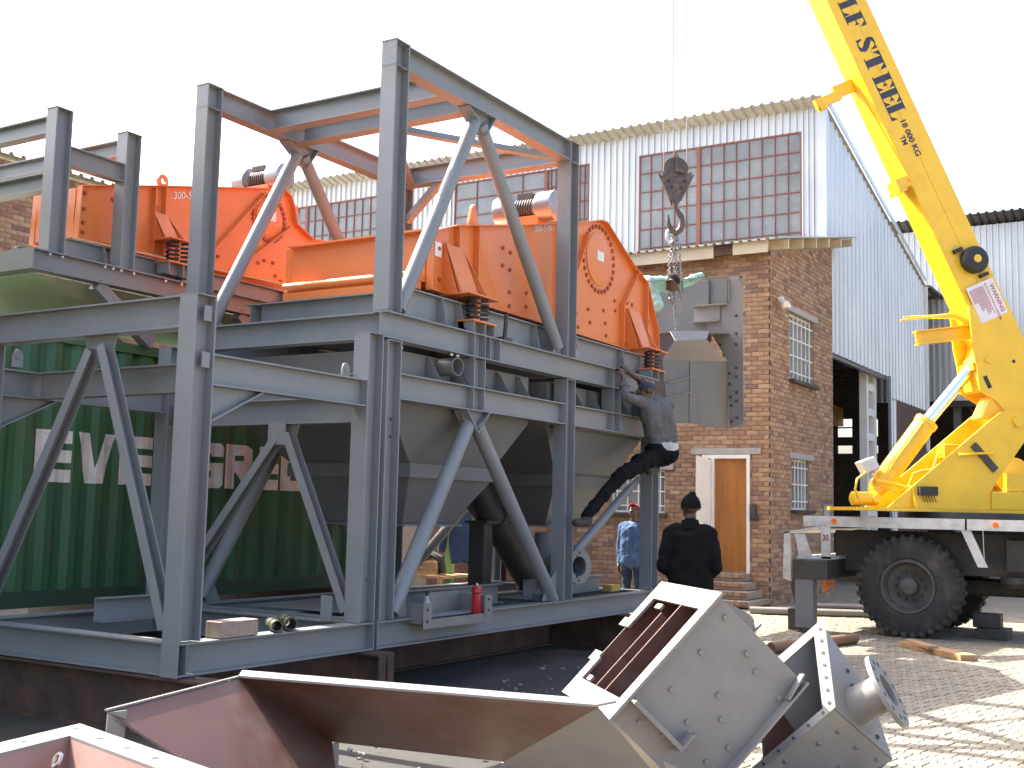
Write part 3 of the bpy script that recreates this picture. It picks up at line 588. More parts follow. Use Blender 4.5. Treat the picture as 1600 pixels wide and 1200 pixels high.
# --- hoppers
def hopper(dx, label, sub):
    root = thing('hopper', label, 'hopper', (9.6+dx, 7.3, 1.43), 'hoppers in the lower frame')
    R = lambda x0, x1, y0, y1, z: [(x0+dx, y0, z), (x1+dx, y0, z), (x1+dx, y1, z), (x0+dx, y1, z)]
    part('rim_box', lambda m: m.loft([R(8.22, 10.62, 6.30, 8.30, 2.50), R(8.22, 10.62, 6.30, 8.30, 3.00)], cap=False), root, STEEL2, smooth=0)
    part('upper_cone', lambda m: m.loft([R(8.22, 10.62, 6.30, 8.30, 2.50), R(8.93, 10.38, 6.58, 8.05, 2.01)], cap=False), root, STEEL2, smooth=0)
    part('band', lambda m: m.loft([R(8.90, 10.41, 6.55, 8.08, 2.02), R(8.90, 10.41, 6.55, 8.08, 1.885)], cap=False), root, STEEL2, smooth=0)
    part('lower_cone', lambda m: m.loft([R(8.93, 10.38, 6.58, 8.05, 1.90), R(9.2, 10.05, 6.85, 7.8, 1.44)], cap=False), root, STEEL2, smooth=0)
    part('outlet_flange', lambda m: m.loft([R(9.12, 10.13, 6.77, 7.88, 1.42), R(9.12, 10.13, 6.77, 7.88, 1.44)]), root, STEEL2, smooth=0)
    for k in range(5):
        x = 8.75+k*.40+dx; part('rib', lambda m: m.prism([(x, 6.295, 2.99), (x, 6.295, 2.765), (x, 6.12, 2.765), (x, 6.17, 2.84), (x, 6.25, 2.97)], (.01, 0, 0)), root, STEEL2, smooth=0)
    return root
hp = hopper(0, 'grey pyramid hopper at the left, nearest the front stand', 0)
part('nozzle', lambda m: m.tube((8.96, 6.08, 2.915), (8.98, 6.33, 2.915), .085, .077), hp, STEEL2)
hopper(2.80, 'grey pyramid hopper at the right, beside the climbing man', 1)
ip = thing('chute_pipe', 'dark inclined discharge pipe with clamp ring below the left hopper', 'pipe', (12.6, 7.3, .66))
part('pipe', lambda m: m.tube((11.0, 7.3, 1.98), (12.55, 7.3, .60), .15, .14), ip, DARK); part('clamp', lambda m: m.tube((11.55, 7.3, 1.49), (11.61, 7.3, 1.436), .185, .15), ip, DARK)
part('support_leg', lambda m: (m.box((11.22, 7.2, .66), (11.40, 7.4, 1.46)), m.box((11.2, 7.15, 1.44), (11.75, 7.45, 1.47))), ip, DARK, smooth=0)
fp = thing('flanged_pipe', 'grey pipe stub with round bolted flange beside the post under the right hopper', 'pipe', (11.6, 6.35, .96))
part('pipe', lambda m: m.tube((11.67, 6.25, .99), (11.78, 6.65, .99), .12, .11), fp, STEEL2); part('flange', lambda m: m.tube((11.655, 6.205, .99), (11.665, 6.24, .99), .195, .11), fp, CHUTE)
bolts(fp, [(11.655+.155*cos(t), 6.205-.28*.155*-cos(t), .99+.155*sin(t)) for t in angs(8)], (-.28, -.96, 0), r=.016, h=.004, mt=BLACK, name='bolt_hole')
part('elbow', lambda m: m.cyl((11.80, 6.72, .66), (11.80, 6.72, 1.35), .13), fp, STEEL2)

# --- upper screen frame
M3 = thing('screen_tower', 'tall grey upper steel frame standing over the near orange screen', 'steel frame', (7.858, 6.077, 3.04))
UX = (7.958, 11.16)
for x in UX:
    for y in (NY, FY): post(M3, x, y, 3.285, 5.455)
    for y in (NY, FY): part('post_cap', lambda m: (m.ibeam((x, y, 5.466), (x, y, 5.684), XA, h=.20, b=.16, tf=.014, tw=.010), m.box((x-.105, y-.085, 5.684), (x+.105, y+.085, 5.694))), M3)
for y in (NY, FY):
    xb(M3, 7.858, 13.5, y, 3.277, h=.235); xb(M3, 8.06, 11.055, y, 5.688, h=.222)
for x in UX: yb(M3, x, NY+.08, FY-.08, 3.274, h=.23)
yb(M3, 13.4, NY+.08, FY-.08, 3.274, h=.23)
yb(M3, 11.16, NY+.082, FY-.082, 5.686, h=.22); yb(M3, 8.80, NY+.078, FY-.078, 5.684, h=.215); yb(M3, 9.27, NY+.078, FY-.078, 5.680, h=.21)
for y in (6.27, 8.33): part('wind_brace', lambda m: m.angle((9.35, 7.3, 5.47), (11.08, y, 5.47), Z, a=.09), M3)
part('knee_brace', lambda m: m.angle((11.12, 8.36, 5.02), (11.12, 7.86, 5.46), XA, a=.08), M3)
for y in (NY, FY):
    pipe(M3, (9.24, y, 5.36), (8.11, y, 3.32), .068); pipe(M3, (9.35, y, 5.36), (10.98, y, 3.36), .068)
    plate(M3, [(9.08, y-.006, 5.466), (9.52, y-.006, 5.466), (9.40, y-.006, 5.24), (9.20, y-.006, 5.24)], (0, .012, 0))
    part('gusset_flange', lambda m: (m.obox((9.435, y, 5.36), V((.085, 0, .11)), (0, .08, 0), V((.004, 0, -.004))), m.obox((9.14, y, 5.40), V((.10, 0, -.06)), (0, .07, 0), V((.003, 0, .004)))), M3, smooth=0)
    plate(M3, [(8.06, y-.006, 3.28), (8.36, y-.006, 3.28), (8.06, y-.006, 3.58)], (0, .012, 0)); plate(M3, [(11.05, y-.006, 3.28), (10.85, y-.006, 3.28), (11.05, y-.006, 3.52)], (0, .012, 0)); plate(M3, [(11.27, y-.006, 3.28), (11.55, y-.006, 3.28), (11.30, y-.006, 3.52)], (0, .012, 0))
    for x0 in (9.24, 9.43, 9.52, 9.70, 12.2, 12.4): part('stiffener', lambda m: m.box((x0-.005, y-.073, 3.057), (x0+.005, y+.073, 3.265)), M3, smooth=0)
bolts(M3, [(8.9, NY-.04, 3.03), (9.0, NY-.04, 3.03), (8.1, 6.10, 2.99)], (0, 0, -1), h=.02, r=.016)
part('pin', lambda m: (m.cyl((9.83, 6.12, 3.28), (9.86, 6.12, 3.55), .022), m.box((9.76, 6.08, 3.279), (9.92, 6.2, 3.31))), M3, DARK)

# --- subframe carrying the near screen
SFr = thing('screen_subframe', 'grey beam subframe under the near orange vibrating screen', 'steel frame', (8.46, 6.33, 3.28))
for y in (6.34, 8.27):
    xb(SFr, 8.47, 13.45, y, 3.585, h=.30, b=.14)
    for x0 in (8.95, 9.25, 10.7, 11.6, 12.8): part('web_gusset', lambda m: m.prism([(x0, y-.07, 3.575), (x0, y-.006, 3.575), (x0, y-.006, 3.30), (x0, y-.15, 3.30), (x0, y-.12, 3.34)], (.01, 0, 0)), SFr, smooth=0)
yb(SFr, 8.55, 6.42, 8.19, 3.583, h=.295); yb(SFr, 13.3, 6.42, 8.19, 3.583, h=.295)

# ------------------------------------------------------------------ orange vibrating screens
def helix(mb, c, r, h, turns, wr, n=16):
    pts = [(c[0]+r*cos(2*pi*t), c[1]+r*sin(2*pi*t), c[2]+h*t/turns) for t in [i/n for i in range(int(turns*n)+1)]]
    mb.sweep(pts, wr, 7)
def motor(root, c, L, R, name='vibrator_motor'):
    cx, cy, cz = c
    m = MB(); m.lathe((cx, cy-L/2, cz), YA, [(0, R*.80), (.02, R*.97), (.05, R), (L*.27, R), (L*.28, R*.7), (L*.33, R*.72), (L*.34, R*.62), (L*.66, R*.62), (L*.67, R*.72), (L*.72, R*.7), (L*.73, R), (L-.05, R), (L-.02, R*.97), (L, R*.8)])
    o = build(m, name, mat('motor_steel', (.30, .31, .33), .32, metal=.6, var=.15), root)
    for k in range(9):
        part('cooling_fin', lambda q: q.tube((cx, cy-L*.17+k*L*.042, cz), (cx, cy-L*.155+k*L*.042, cz), R*.72, R*.6), o, DARK)
    part('terminal_box', lambda q: q.box((cx-.09, cy-.10, cz+R*.55), (cx+.09, cy+.10, cz+R*.95)), o, DARK, smooth=0)
    part('motor_foot', lambda q: q.box((cx-.13, cy-.22, cz-R-.16), (cx+.13, cy+.22, cz-R*.6)), o, ORANGE, smooth=0)
    return o
def screen(name, label, X0, YN, W, outline, ZB, ring, brk, spring_z, motor_at, tagtext, txt_at, struts, bs=1.0):
    root = thing(name, label, 'vibrating screen', (X0, YN+W/2, ZB), 'orange vibrating screens')
    for side, y in (('n', YN), ('f', YN+W)):
        P = [(X0+x, y, z) for x, z in outline]; t = .014
        pl = part('side_plate', lambda m: m.prism(P, (0, t if side == 'n' else -t, 0)), root, ORANGE, smooth=0)
        sgn = -1 if side == 'n' else 1
        # flanged rim along the plate edge
        def rim(m):
            for a, b_ in zip(P, P[1:]+P[:1]):
                a, b_ = V(a), V(b_); d = (b_-a)
                if d.length < .02: continue
                nn = V((-d.z, 0, d.x)).normalized()*.006
                m.obox((a+b_)/2+V((0, sgn*.035, 0)), d/2, (0, .035, 0), nn)
        part('rim_flange', rim, root, ORANGE, smooth=0)
        for a, b_ in struts:
            A = V((X0+a[0], y+sgn*.035, a[1])); B = V((X0+b_[0], y+sgn*.035, b_[1])); d = B-A; nn = V((-d.z, 0, d.x)).normalized()*.006
            part('stiffener', lambda m: m.obox((A+B)/2, d/2, (0, .034, 0), nn), root, ORANGE, smooth=0)
        if side == 'n' and ring:
            rx, rz, R = ring
            part('bearing_cover', lambda m: m.lathe((X0+rx, y+.001, rz), (0, -1, 0), [(0, R*.82), (.012, R*.82), (.016, R*.78)], 40), root, ORANGE)
            for tt in angs(28): part('bolt', lambda m: m.bolt((X0+rx+R*cos(tt), y, rz+R*sin(tt)), (0, -1, 0), .029, .020), root, ORANGEB)
            part('name_label', lambda m: m.box((X0+rx-.07, y-.021, rz-.02), (X0+rx+.10, y-.017, rz+.10)), root, WHITE, smooth=0)
        for bx in brk:
            # spring bracket: base shelf and two cheeks
            yo = y+sgn*.25
            part('bracket', lambda m: (m.box((X0+bx-.28*bs, min(y, yo-.1*-sgn), spring_z), (X0+bx+.28*bs, max(y, yo-.1*-sgn), spring_z+.014)),
                 m.prism([(X0+bx-.25*bs, y, spring_z+.014), (X0+bx-.25*bs, yo, spring_z+.014), (X0+bx-.25*bs, y+sgn*.03, spring_z+.52*bs), (X0+bx-.25*bs, y, spring_z+.52*bs)], (.014, 0, 0)),
                 m.prism([(X0+bx+.14*bs, y, spring_z+.014), (X0+bx+.22*bs, yo, spring_z+.014), (X0+bx+.05*bs, y+sgn*.04, spring_z+.5*bs), (X0+bx+.05*bs, y, spring_z+.5*bs)], (.014, 0, 0)),
                 m.prism([(X0+bx-.25*bs, y+sgn*.03, spring_z+.52*bs), (X0+bx-.02*bs, y+sgn*.07, spring_z+.50*bs), (X0+bx+.12*bs, y+sgn*.16, spring_z+.10*bs), (X0+bx+.12*bs, y+sgn*.20, spring_z+.014), (X0+bx-.25*bs, y+sgn*.20, spring_z+.014)], (0, sgn*.012, 0))), root, ORANGE, smooth=0)
            for dx in (-.06, .09):
                part('spring', lambda m: helix(m, (X0+bx+dx, yo, spring_z-.235), .062, .23, 5, .013), root, BLACK)
            part('spring_core', lambda m: m.cyl((X0+bx+.015, yo, spring_z-.24), (X0+bx+.015, yo, spring_z), .03), root, ORANGE)
            part('spring_seat', lambda m: (m.box((X0+bx-.20, yo-.10, spring_z-.255), (X0+bx+.22, yo+.10, spring_z-.24)), ), root, ORANGE, smooth=0)
            part('seat_block', lambda m: (m.box((X0+bx-.18, yo-.09, spring_z-.37), (X0+bx-.165, yo+.09, spring_z-.256)), m.box((X0+bx+.02, yo-.09, spring_z-.37), (X0+bx+.035, yo+.09, spring_z-.256)), m.box((X0+bx+.19, yo-.09, spring_z-.37), (X0+bx+.205, yo+.09, spring_z-.256)), m.box((X0+bx-.165, yo-.005, spring_z-.37), (X0+bx+.19, yo+.005, spring_z-.256))), root, STEEL, smooth=0)
    return root
# near screen: outline is (x from X0, z)
OUT1 = [(0, 3.67), (0, 4.23), (.42, 4.38), (1.5, 4.62), (3.04, 5.0), (3.50, 5.13), (3.66, 5.14), (3.80, 5.07), (4.46, 4.74), (4.85, 4.60), (5.20, 4.02), (5.22, 3.70), (4.6, 3.64)]
st1 = [((.45, 3.68), (.45, 4.38)), ((.80, 3.68), (.80, 4.46)), ((2.55, 3.68), (2.55, 4.88)), ((2.72, 4.05), (3.20, 4.90)), ((4.16, 3.66), (4.16, 4.18)), ((4.16, 4.18), (4.60, 4.70)), ((4.86, 3.66), (4.86, 4.58))]
s1 = screen('vibrating_screen', 'near orange vibrating screen inside the tall grey upper frame', 8.93, 6.45, 1.72, OUT1, 3.67, (3.56, 4.66, .40), (.50, 4.58), 3.65, (12.2, 7.3, 5.32), '', None, st1)
motor(s1, (12.2, 7.3, 5.31), .86, .195)
part('motor_beam', lambda m: m.box((11.9, 6.47, 4.72), (12.5, 8.15, 4.96)), s1, ORANGE, smooth=0)
part('end_channel', lambda m: m.channel((8.935, 8.155, 3.99), (8.935, 6.465, 3.99), Z, h=.50, b=.10, t=.02), s1, ORANGE)
part('end_rail', lambda m: (m.cyl((8.83, 6.47, 3.80), (8.83, 8.15, 3.80), .045), m.box((8.80, 6.47, 3.66), (8.87, 8.15, 3.735))), s1, ORANGE)
part('deck', lambda m: m.prism([(8.95, 6.47, 3.70), (13.9, 6.47, 3.70), (13.9, 6.47, 3.78), (8.95, 6.47, 4.1)], (0, 1.68, 0)), s1, mat('dark_orange_deck', (.35, .07, .02), .6), smooth=0)
part('deck', lambda m: m.prism([(9.4, 6.47, 4.30), (11.8, 6.47, 4.60), (11.8, 6.47, 4.66), (9.4, 6.47, 4.36)], (0, 1.68, 0)), s1, ORANGE, smooth=0)
part('lifting_lug', lambda m: m.prism([(9.60, 6.44, 4.43), (9.80, 6.44, 4.47), (9.735, 6.44, 4.66), (9.70, 6.44, 4.68), (9.66, 6.44, 4.64)], (0, .03, 0)), s1, ORANGE, smooth=0)
bp = [(.18, 4.1), (.30, 3.95), (.32, 3.78), (.20, 3.80), (1.35, 4.35), (1.5, 4.33), (1.35, 4.16), (1.5, 4.14), (1.5, 3.9), (1.5, 3.75), (1.85, 3.95), (1.85, 3.80), (2.2, 3.98), (2.2, 3.84), (3.0, 3.9), (3.05, 3.75), (3.3, 4.0), (3.35, 3.85), (3.7, 4.05), (3.75, 3.9), (3.78, 3.75), (4.0, 4.22), (4.02, 4.10), (4.35, 4.25), (4.42, 4.14), (4.5, 4.25), (4.5, 4.02), (4.36, 4.02), (4.55, 3.85), (4.7, 3.84), (4.56, 3.72), (4.7, 3.73), (4.3, 3.72), (5.0, 4.35), (5.0, 4.1), (.47, 4.2)]
bolts(s1, [(8.93+x, 6.45, z) for x, z in bp], (0, -1, 0), r=.024, h=.018, mt=ORANGEB)
bolts(s1, [(8.93+.30, 6.43, z) for z in (4.10, 3.88, 3.68)], (0, -1, 0), r=.022, h=.016, mt=BOLT)
part('name_label', lambda m: m.box((9.04, 6.44, 4.02), (9.15, 6.448, 4.16)), s1, WHITE, smooth=0)
m = MB(); text_mb(m, '300-SV0-1', (10.93, 6.444, 4.66), (1, 0, .25), (0, 0, 1), .11, .001); build(m, 'stencil_number', WHITE, s1, smooth=0)

# ------------------------------------------------------------------ second plant on the container
PY, PYF = 9.40, 11.90
P2T = thing('platform_stand', 'grey platform frame with short posts on top of the green container', 'steel frame', (6.79, PY, 3.75))
B2Z = 3.935
for y in (PY+.08, PYF-.08): xb(P2T, 6.79, 13.0, y, B2Z, h=.20, b=.15)
yb(P2T, 6.87, PY+.155, PYF-.155, B2Z-.002, h=.195); yb(P2T, 12.9, PY+.155, PYF-.155, B2Z-.002, h=.195)
part('end_plate', lambda m: m.box((6.775, PY, B2Z-.2), (6.789, PYF, B2Z)), P2T, smooth=0)
for y in (PY+.08, PYF-.08):
    for x in (7.03, 7.87): part('post', lambda m: (m.ibeam((x, y, B2Z), (x, y, 5.33), XA, h=.185, b=.15), m.box((x-.1, y-.08, 5.33), (x+.1, y+.08, 5.338))), P2T)
    xb(P2T, 7.125, 7.775, y, 5.0, h=.19, b=.12)
for x, zt in ((7.03, 5.28), (7.87, 5.28), (7.03, 4.72)): yb(P2T, x, PY+.16, PYF-.16, zt, h=.17, b=.12)
part('pan', lambda m: m.loft([[(6.95, PY+.2, B2Z-.20), (12.6, PY+.2, B2Z-.20), (12.6, PYF-.2, B2Z-.20), (6.95, PYF-.2, B2Z-.20)], [(7.9, PY+.55, B2Z-.36), (12.0, PY+.55, B2Z-.36), (12.0, PYF-.5, B2Z-.36), (7.9, PYF-.5, B2Z-.36)]]), P2T, mat('cream_green_pan', (.48, .48, .36), .5, var=.1), smooth=0)
for x0 in (8.05, 10.0, 11.8):
    for y in (PY+.1, PYF-.1): part('leg', lambda m: m.obox((x0-.12, y, B2Z-.46), V((.36, 0, -.25)), (0, .06, 0), V((.035, 0, .05))), P2T, smooth=0)
for x0 in (7.4, 9.6, 11.6): part('foot_beam', lambda m: m.box((x0-.1, PY+.15, CZ1-.03), (x0+.1, PYF, CZ1+.02)), P2T, STEEL2, smooth=0)
bolts(P2T, [(x, PY-.0+.03, B2Z-.02) for x in (6.98, 7.12, 7.62, 7.72, 7.82, 7.98, 8.4, 8.62)], (0, 0, -1), r=.014, h=.022)
SF2 = thing('screen_subframe', 'grey beam subframe under the far orange screen on the container', 'steel frame', (7.3, 9.6, B2Z))
for y in (9.68, 10.42):
    xb(SF2, 7.32, 12.4, y, B2Z+.225, h=.22, b=.12)
    for x0 in (7.75, 8.75, 10.4, 11.6): part('web_gusset', lambda m: m.prism([(x0, y-.06, B2Z+.21), (x0, y-.006, B2Z+.21), (x0, y-.006, B2Z+.01), (x0, y-.13, B2Z+.01)], (.01, 0, 0)), SF2, smooth=0)
OUT2 = [(0, 4.20), (.02, 4.735), (.96, 4.97), (2.93, 5.43), (3.05, 5.38), (3.12, 5.27), (3.19, 5.05), (3.5, 4.92), (4.0, 4.98), (4.3, 4.9), (4.4, 4.3)]
st2 = [((.96, 4.22), (.96, 4.95)), ((1.10, 4.22), (1.10, 5.0)), ((1.75, 4.35), (2.62, 5.30)), ((2.15, 4.25), (3.1, 5.0))]
s2 = screen('vibrating_screen', 'far orange-red vibrating screen above the green container at left', 7.475, 9.75, .62, OUT2, 4.20, (2.75, 5.02, .27), (1.12,), 4.37, (0, 0, 0), '', None, st2, bs=.62)
motor(s2, (10.45, 10.10, 5.60), .80, .17); part('motor_beam', lambda m: m.box((10.2, 9.77, 5.05), (10.75, 10.35, 5.30)), s2, ORANGE, smooth=0)
part('end_panel', lambda m: m.box((7.48, 9.77, 4.22), (7.50, 10.36, 4.72)), s2, ORANGE, smooth=0)
part('deck', lambda m: m.prism([(7.5, 9.77, 4.5), (11.6, 9.77, 4.7), (11.6, 9.77, 4.76), (7.5, 9.77, 4.56)], (0, .58, 0)), s2, ORANGE, smooth=0)
part('lifting_lug', lambda m: m.tube((8.56, 9.73, 5.06), (8.56, 9.76, 5.06), .075, .03), s2, ORANGE)
bolts(s2, [(7.475+x, 9.75, z) for x, z in [(.10, 4.68), (.10, 4.52), (.10, 4.38), (.10, 4.28), (.45, 4.7), (.5, 4.38), (.65, 4.38), (.65, 4.25), (1.02, 4.75), (1.02, 4.62), (1.65, 4.65), (1.66, 4.52), (1.7, 4.25), (1.95, 4.4), (2.6, 4.45), (2.7, 4.5), (2.85, 4.5), (2.9, 4.35), (3.0, 4.3)]], (0, -1, 0), r=.024, h=.018, mt=ORANGEB)
part('name_label', lambda m: m.box((7.98, 9.741, 4.66), (8.13, 9.748, 4.82)), s2, WHITE, smooth=0)
m = MB(); text_mb(m, '300-SV0-2', (8.72, 9.742, 4.90), (1, 0, .25), (0, 0, 1), .12, .001); build(m, 'stencil_number', WHITE, s2, smooth=0)
part('drum', lambda m: m.lathe((10.82, 9.9, 5.15), YA, [(0, .15), (.02, .17), (.3, .17)]), s2, mat('motor_steel', (.30, .31, .33), .32))

# ------------------------------------------------------------------ mobile crane
TIP, BF = V((14.6, 6.385, 14.332)), V((17.75, 2.324, 3.298))
bu = (TIP-BF).normalized(); bh = V((bu.x, bu.y, 0)).normalized(); bn = V((bh.y*-1, bh.x, 0)); bn = -bn if bn.x > 0 else bn
bq = bn.cross(bu)
def BP(s, q, e): return BF+bu*s+bq*q+bn*e
def WP(c, e, z): return V((BF.x+bh.x*c+bn.x*e, BF.y+bh.y*c+bn.y*e, z))
crane = thing('mobile_crane', 'yellow telescopic mobile crane truck with raised boom and black wheels', 'crane', (17.3, 3.0, 0))
def bbox(m, s0, s1, q0, q1, e0, e1): m.hexa([BP(s0, q0, e0), BP(s0, q1, e0), BP(s0, q1, e1), BP(s0, q0, e1), BP(s1, q0, e0), BP(s1, q1, e0), BP(s1, q1, e1), BP(s1, q0, e1)])
boom = part('boom', lambda m: bbox(m, .5, 9.6, -.14, .41, -.25, .25), crane, YELLOW, smooth=0, bevel=.015)
part('boom_extension', lambda m: bbox(m, 9.6, 12.0, -.06, .34, -.18, .18), boom, YELLOW, smooth=0, bevel=.01)
part('boom_head', lambda m: m.cyl(BP(12.1, .1, -.2), BP(12.1, .1, .2), .2), boom, DARK)
for e in (-.285, .255): part('boom_foot_plate', lambda m: m.prism([BP(s, q, e) for s, q in [(1.58, .405), (1.05, .60), (.80, .66), (.45, .78), (.22, .62), (-.3, .50), (-.3, -.05), (.3, -.13), (1.45, -.13)]], bn*.03), boom, YELLOW, smooth=0)
part('boom_foot_web', lambda m: m.prism([BP(s, q, -.25) for s, q in [(1.0, .41), (.75, .63), (.45, .74), (.4, .70), (.5, .41)]], bn*.5), boom, YELLOW, smooth=0)
part('side_seam', lambda m: bbox(m, 1.6, 9.5, .128, .132, .25, .2515), boom, mat('dark_seam', (.35, .2, .02), .6), smooth=0)  # thin dark line marking the seam along the boom side
part('access_slot', lambda m: bbox(m, .42, .60, .60, .66, .285, .289), boom, BLACK, smooth=0)
part('pin_boss', lambda m: m.cyl(BP(.78, .48, .28), BP(.78, .48, .32), .055), boom, YELLOW)
part('pin_boss', lambda m: m.cyl(BP(.62, .15, .285), BP(.62, .15, .289), .025), boom, BLACK)
reel = part('cable_reel', lambda m: m.lathe(BP(2.12, .066, .255), bn, [(0, .17), (.02, .19), (.10, .19), (.13, .17), (.15, .13)]), boom, BLACK)
part('reel_hub', lambda m: m.cyl(BP(2.12, .066, .40), BP(2.12, .066, .415), .055), reel, YELLOW)
part('reel_bracket', lambda m: (bbox(m, 2.30, 2.36, .16, .28, .25, .33), bbox(m, 1.85, 1.90, -.04, .08, .25, .33)), reel, BLACK, smooth=0)
lab = part('warning_label', lambda m: bbox(m, 1.27, 1.80, -.085, .345, .2845, .2875), boom, mat('label_white', (.72, .66, .66), .5), smooth=0)
def btext(name, s, s0, q0, size, material, parent, bold=0.0, e=.2525, sx=1.0):
    m = MB(); text_mb(m, s, BP(s0, q0, e), -bu, -bq, size, bold, sx=sx); return build(m, name, material, parent, smooth=0)
REDP = mat('red_print', (.35, .06, .08), .6); NAVY = mat('dark_blue_lettering', (.03, .035, .05), .5, var=.2)
btext('label_print', 'WARNING', 1.72, .005, .085, REDP, lab, .002, .2885); btext('label_print', 'ELECTROCUTION DANGER', 1.77, .075, .045, REDP, lab, .001, .2885)
def rows(m):
    for k in range(11):
        q = .10+k*.021; e0 = 1.33+random.uniform(0, .12); bbox(m, e0 if k < 8 else 1.55, 1.75, q, q+.010, .2876, .2884)
part('label_print', rows, lab, REDP, smooth=0)
def serif(ch, w, h):
    R = lambda a, b, c, d: [(a*w, b*h), (c*w, b*h), (c*w, d*h), (a*w, d*h)]
    T3 = lambda *p: [(a*w, b*h) for a, b in p]
    if ch == 'L': return [R(.10, .06, .50, .94), R(0, .94, .62, 1), R(0, 0, 1, .06), T3((.72, .06), (1, .06), (1, .38))]
    if ch == 'F': return [R(.10, .06, .50, .94), R(0, .94, 1, 1), R(0, 0, .62, .06), T3((.72, .94), (1, .62), (1, .94)), R(.5, .48, .70, .54), T3((.62, .51), (.82, .36), (.82, .66))]
    if ch == 'E': return [R(.10, .06, .50, .94), R(0, .94, 1, 1), R(0, 0, 1, .06), T3((.72, .94), (1, .66), (1, .94)), T3((.72, .06), (1, .06), (1, .34)), R(.5, .48, .66, .54), T3((.60, .51), (.80, .36), (.80, .66))]
    if ch == 'T': return [R(.30, .06, .70, .94), R(0, .94, 1, 1), R(.18, 0, .82, .06), T3((0, .94), (0, .62), (.26, .94)), T3((1, .94), (.74, .94), (1, .62))]
    if ch == 'S':
        import math as _m
        out = []; pts = [(.86, .74, .03), (.80, .90, .05), (.55, .965, .05), (.28, .90, .13), (.24, .74, .17), (.40, .58, .20), (.62, .44, .20), (.76, .28, .17), (.72, .11, .13), (.45, .035, .05), (.20, .10, .05), (.13, .27, .03)]
        L_, R_ = [], []
        for i, (a, b, t) in enumerate(pts):
            p, q = pts[max(i-1, 0)], pts[min(i+1, len(pts)-1)]; dx, dy = q[0]-p[0], q[1]-p[1]; l = _m.hypot(dx, dy); nx, ny = -dy/l, dx/l
            L_.append(((a+nx*t)*w, (b+ny*t*.8)*h)); R_.append(((a-nx*t)*w, (b-ny*t*.8)*h))
        for i in range(len(pts)-1): out.append([L_[i], L_[i+1], R_[i+1], R_[i]])
        out.append([((.78)*w, .98*h), (.93*w, .98*h), (.93*w, .64*h), (.84*w, .68*h)]); out.append([(.05*w, .02*h), (.18*w, .02*h), (.14*w, .34*h), (.05*w, .36*h)])
        return out
    return []
for ch, s0 in (('L', 6.20), ('F', 5.985), ('S', 5.61), ('T', 5.36), ('E', 5.03), ('E', 4.80), ('L', 4.575)):
    m = MB()
    for poly in serif(ch, .225 if ch != 'T' else .27, .27): m.add([BP(s0-a, .285-b, .2525) for a, b in poly], [list(range(len(poly)))])
    build(m, 'boom_letter', NAVY, boom, smooth=0)
btext('boom_lettering', '18 000 KG', 4.33, .17, .115, NAVY, boom, .004, sx=1.12); btext('boom_lettering', 'TM', 4.11, .275, .10, NAVY, boom, .004)
# brackets under the boom
part('rope_guide', lambda m: (bbox(m, 5.00, 5.18, .41, .72, -.12, -.05), bbox(m, 4.96, 5.10, .66, 1.05, -.12, -.04), bbox(m, 4.92, 5.0, .92, 1.02, -.15, .0)), boom, YELLOW, smooth=0)
part('boom_rib', lambda m: m.prism([BP(5.05, .41, 0), BP(3.5, .41, .25), BP(3.5, .42, .25), BP(5.05, .42, 0)], bn*.03), boom, YELLOW, smooth=0)
part('rope_guide', lambda m: (bbox(m, 3.42, 3.58, .41, .60, -.05, .24), bbox(m, 3.38, 3.44, .50, .62, -.07, .26)), boom, YELLOW, smooth=0)
part('support_arm', lambda m: m.ibeam(WP(.80, .05, 4.24), WP(1.70, .05, 4.10), Z, h=.20, b=.14, tf=.02, tw=.02), boom, YELLOW)
part('chain_binder', lambda m: (m.sweep([WP(.95, .05, 4.36), WP(1.15, .05, 4.44), WP(1.4, .02, 4.42), WP(1.85, .0, 4.40)], [.05, .045, .03, .012]), m.sweep([WP(1.35, .12, 4.42), WP(1.95, .12, 4.33)], .012)), boom, YELLOW)
# superstructure
for e in (.36, -.40): part('turret_plate', lambda m: m.prism([WP(c, e, z) for c, z in [(2.29, 1.745), (.67, 3.076), (.46, 3.11), (.30, 3.02), (.28, 2.74), (.83, 1.99), (.83, 1.745)]], bn*.03), crane, YELLOW, smooth=0, bevel=.006)
part('turret_floor', lambda m: m.prism([WP(2.74, -.6, 1.70), WP(2.74, .42, 1.70), WP(-1.2, .42, 1.70), WP(-1.2, -.6, 1.70)], (0, 0, .045)), crane, YELLOW, smooth=0)
part('slew_ring', lambda m: m.cyl(WP(1.0, 0, 1.60), WP(1.0, 0, 1.70), .8, n=40), crane, DARK)
part('counterweight', lambda m: m.prism([WP(.83, -.7, 1.746), WP(.83, .42, 1.746), WP(-1.6, .42, 1.746), WP(-1.6, -.7, 1.746)], (0, 0, .245)), crane, YELLOW, smooth=0, bevel=.01)
part('winch_drum', lambda m: (m.lathe(WP(.42, -.3, 2.22), bn, [(0, .25), (.04, .25), (.05, .17), (.5, .17), (.51, .25), (.56, .25)]), m.obox(WP(.48, .33, 2.12), bh*.12, bn*.06, (0, 0, .12))), crane, YELLOW)
part('pivot_pin', lambda m: m.cyl(WP(.42, .385, 2.95), WP(.42, .43, 2.95), .075), crane, YELLOW)
cylb = part('lift_cylinder', lambda m: m.lathe(WP(2.30, 0, 1.94), WP(1.54, 0, 2.935)-WP(2.30, 0, 1.94), [(0, .11), (.10, .15), (1.20, .15), (1.21, .165), (1.27, .165), (1.28, .10)]), crane, YELLOW)
part('piston_rod', lambda m: m.cyl(WP(1.56, 0, 2.91), WP(.80, 0, 3.79), .088, n=28), cylb, CHROME)
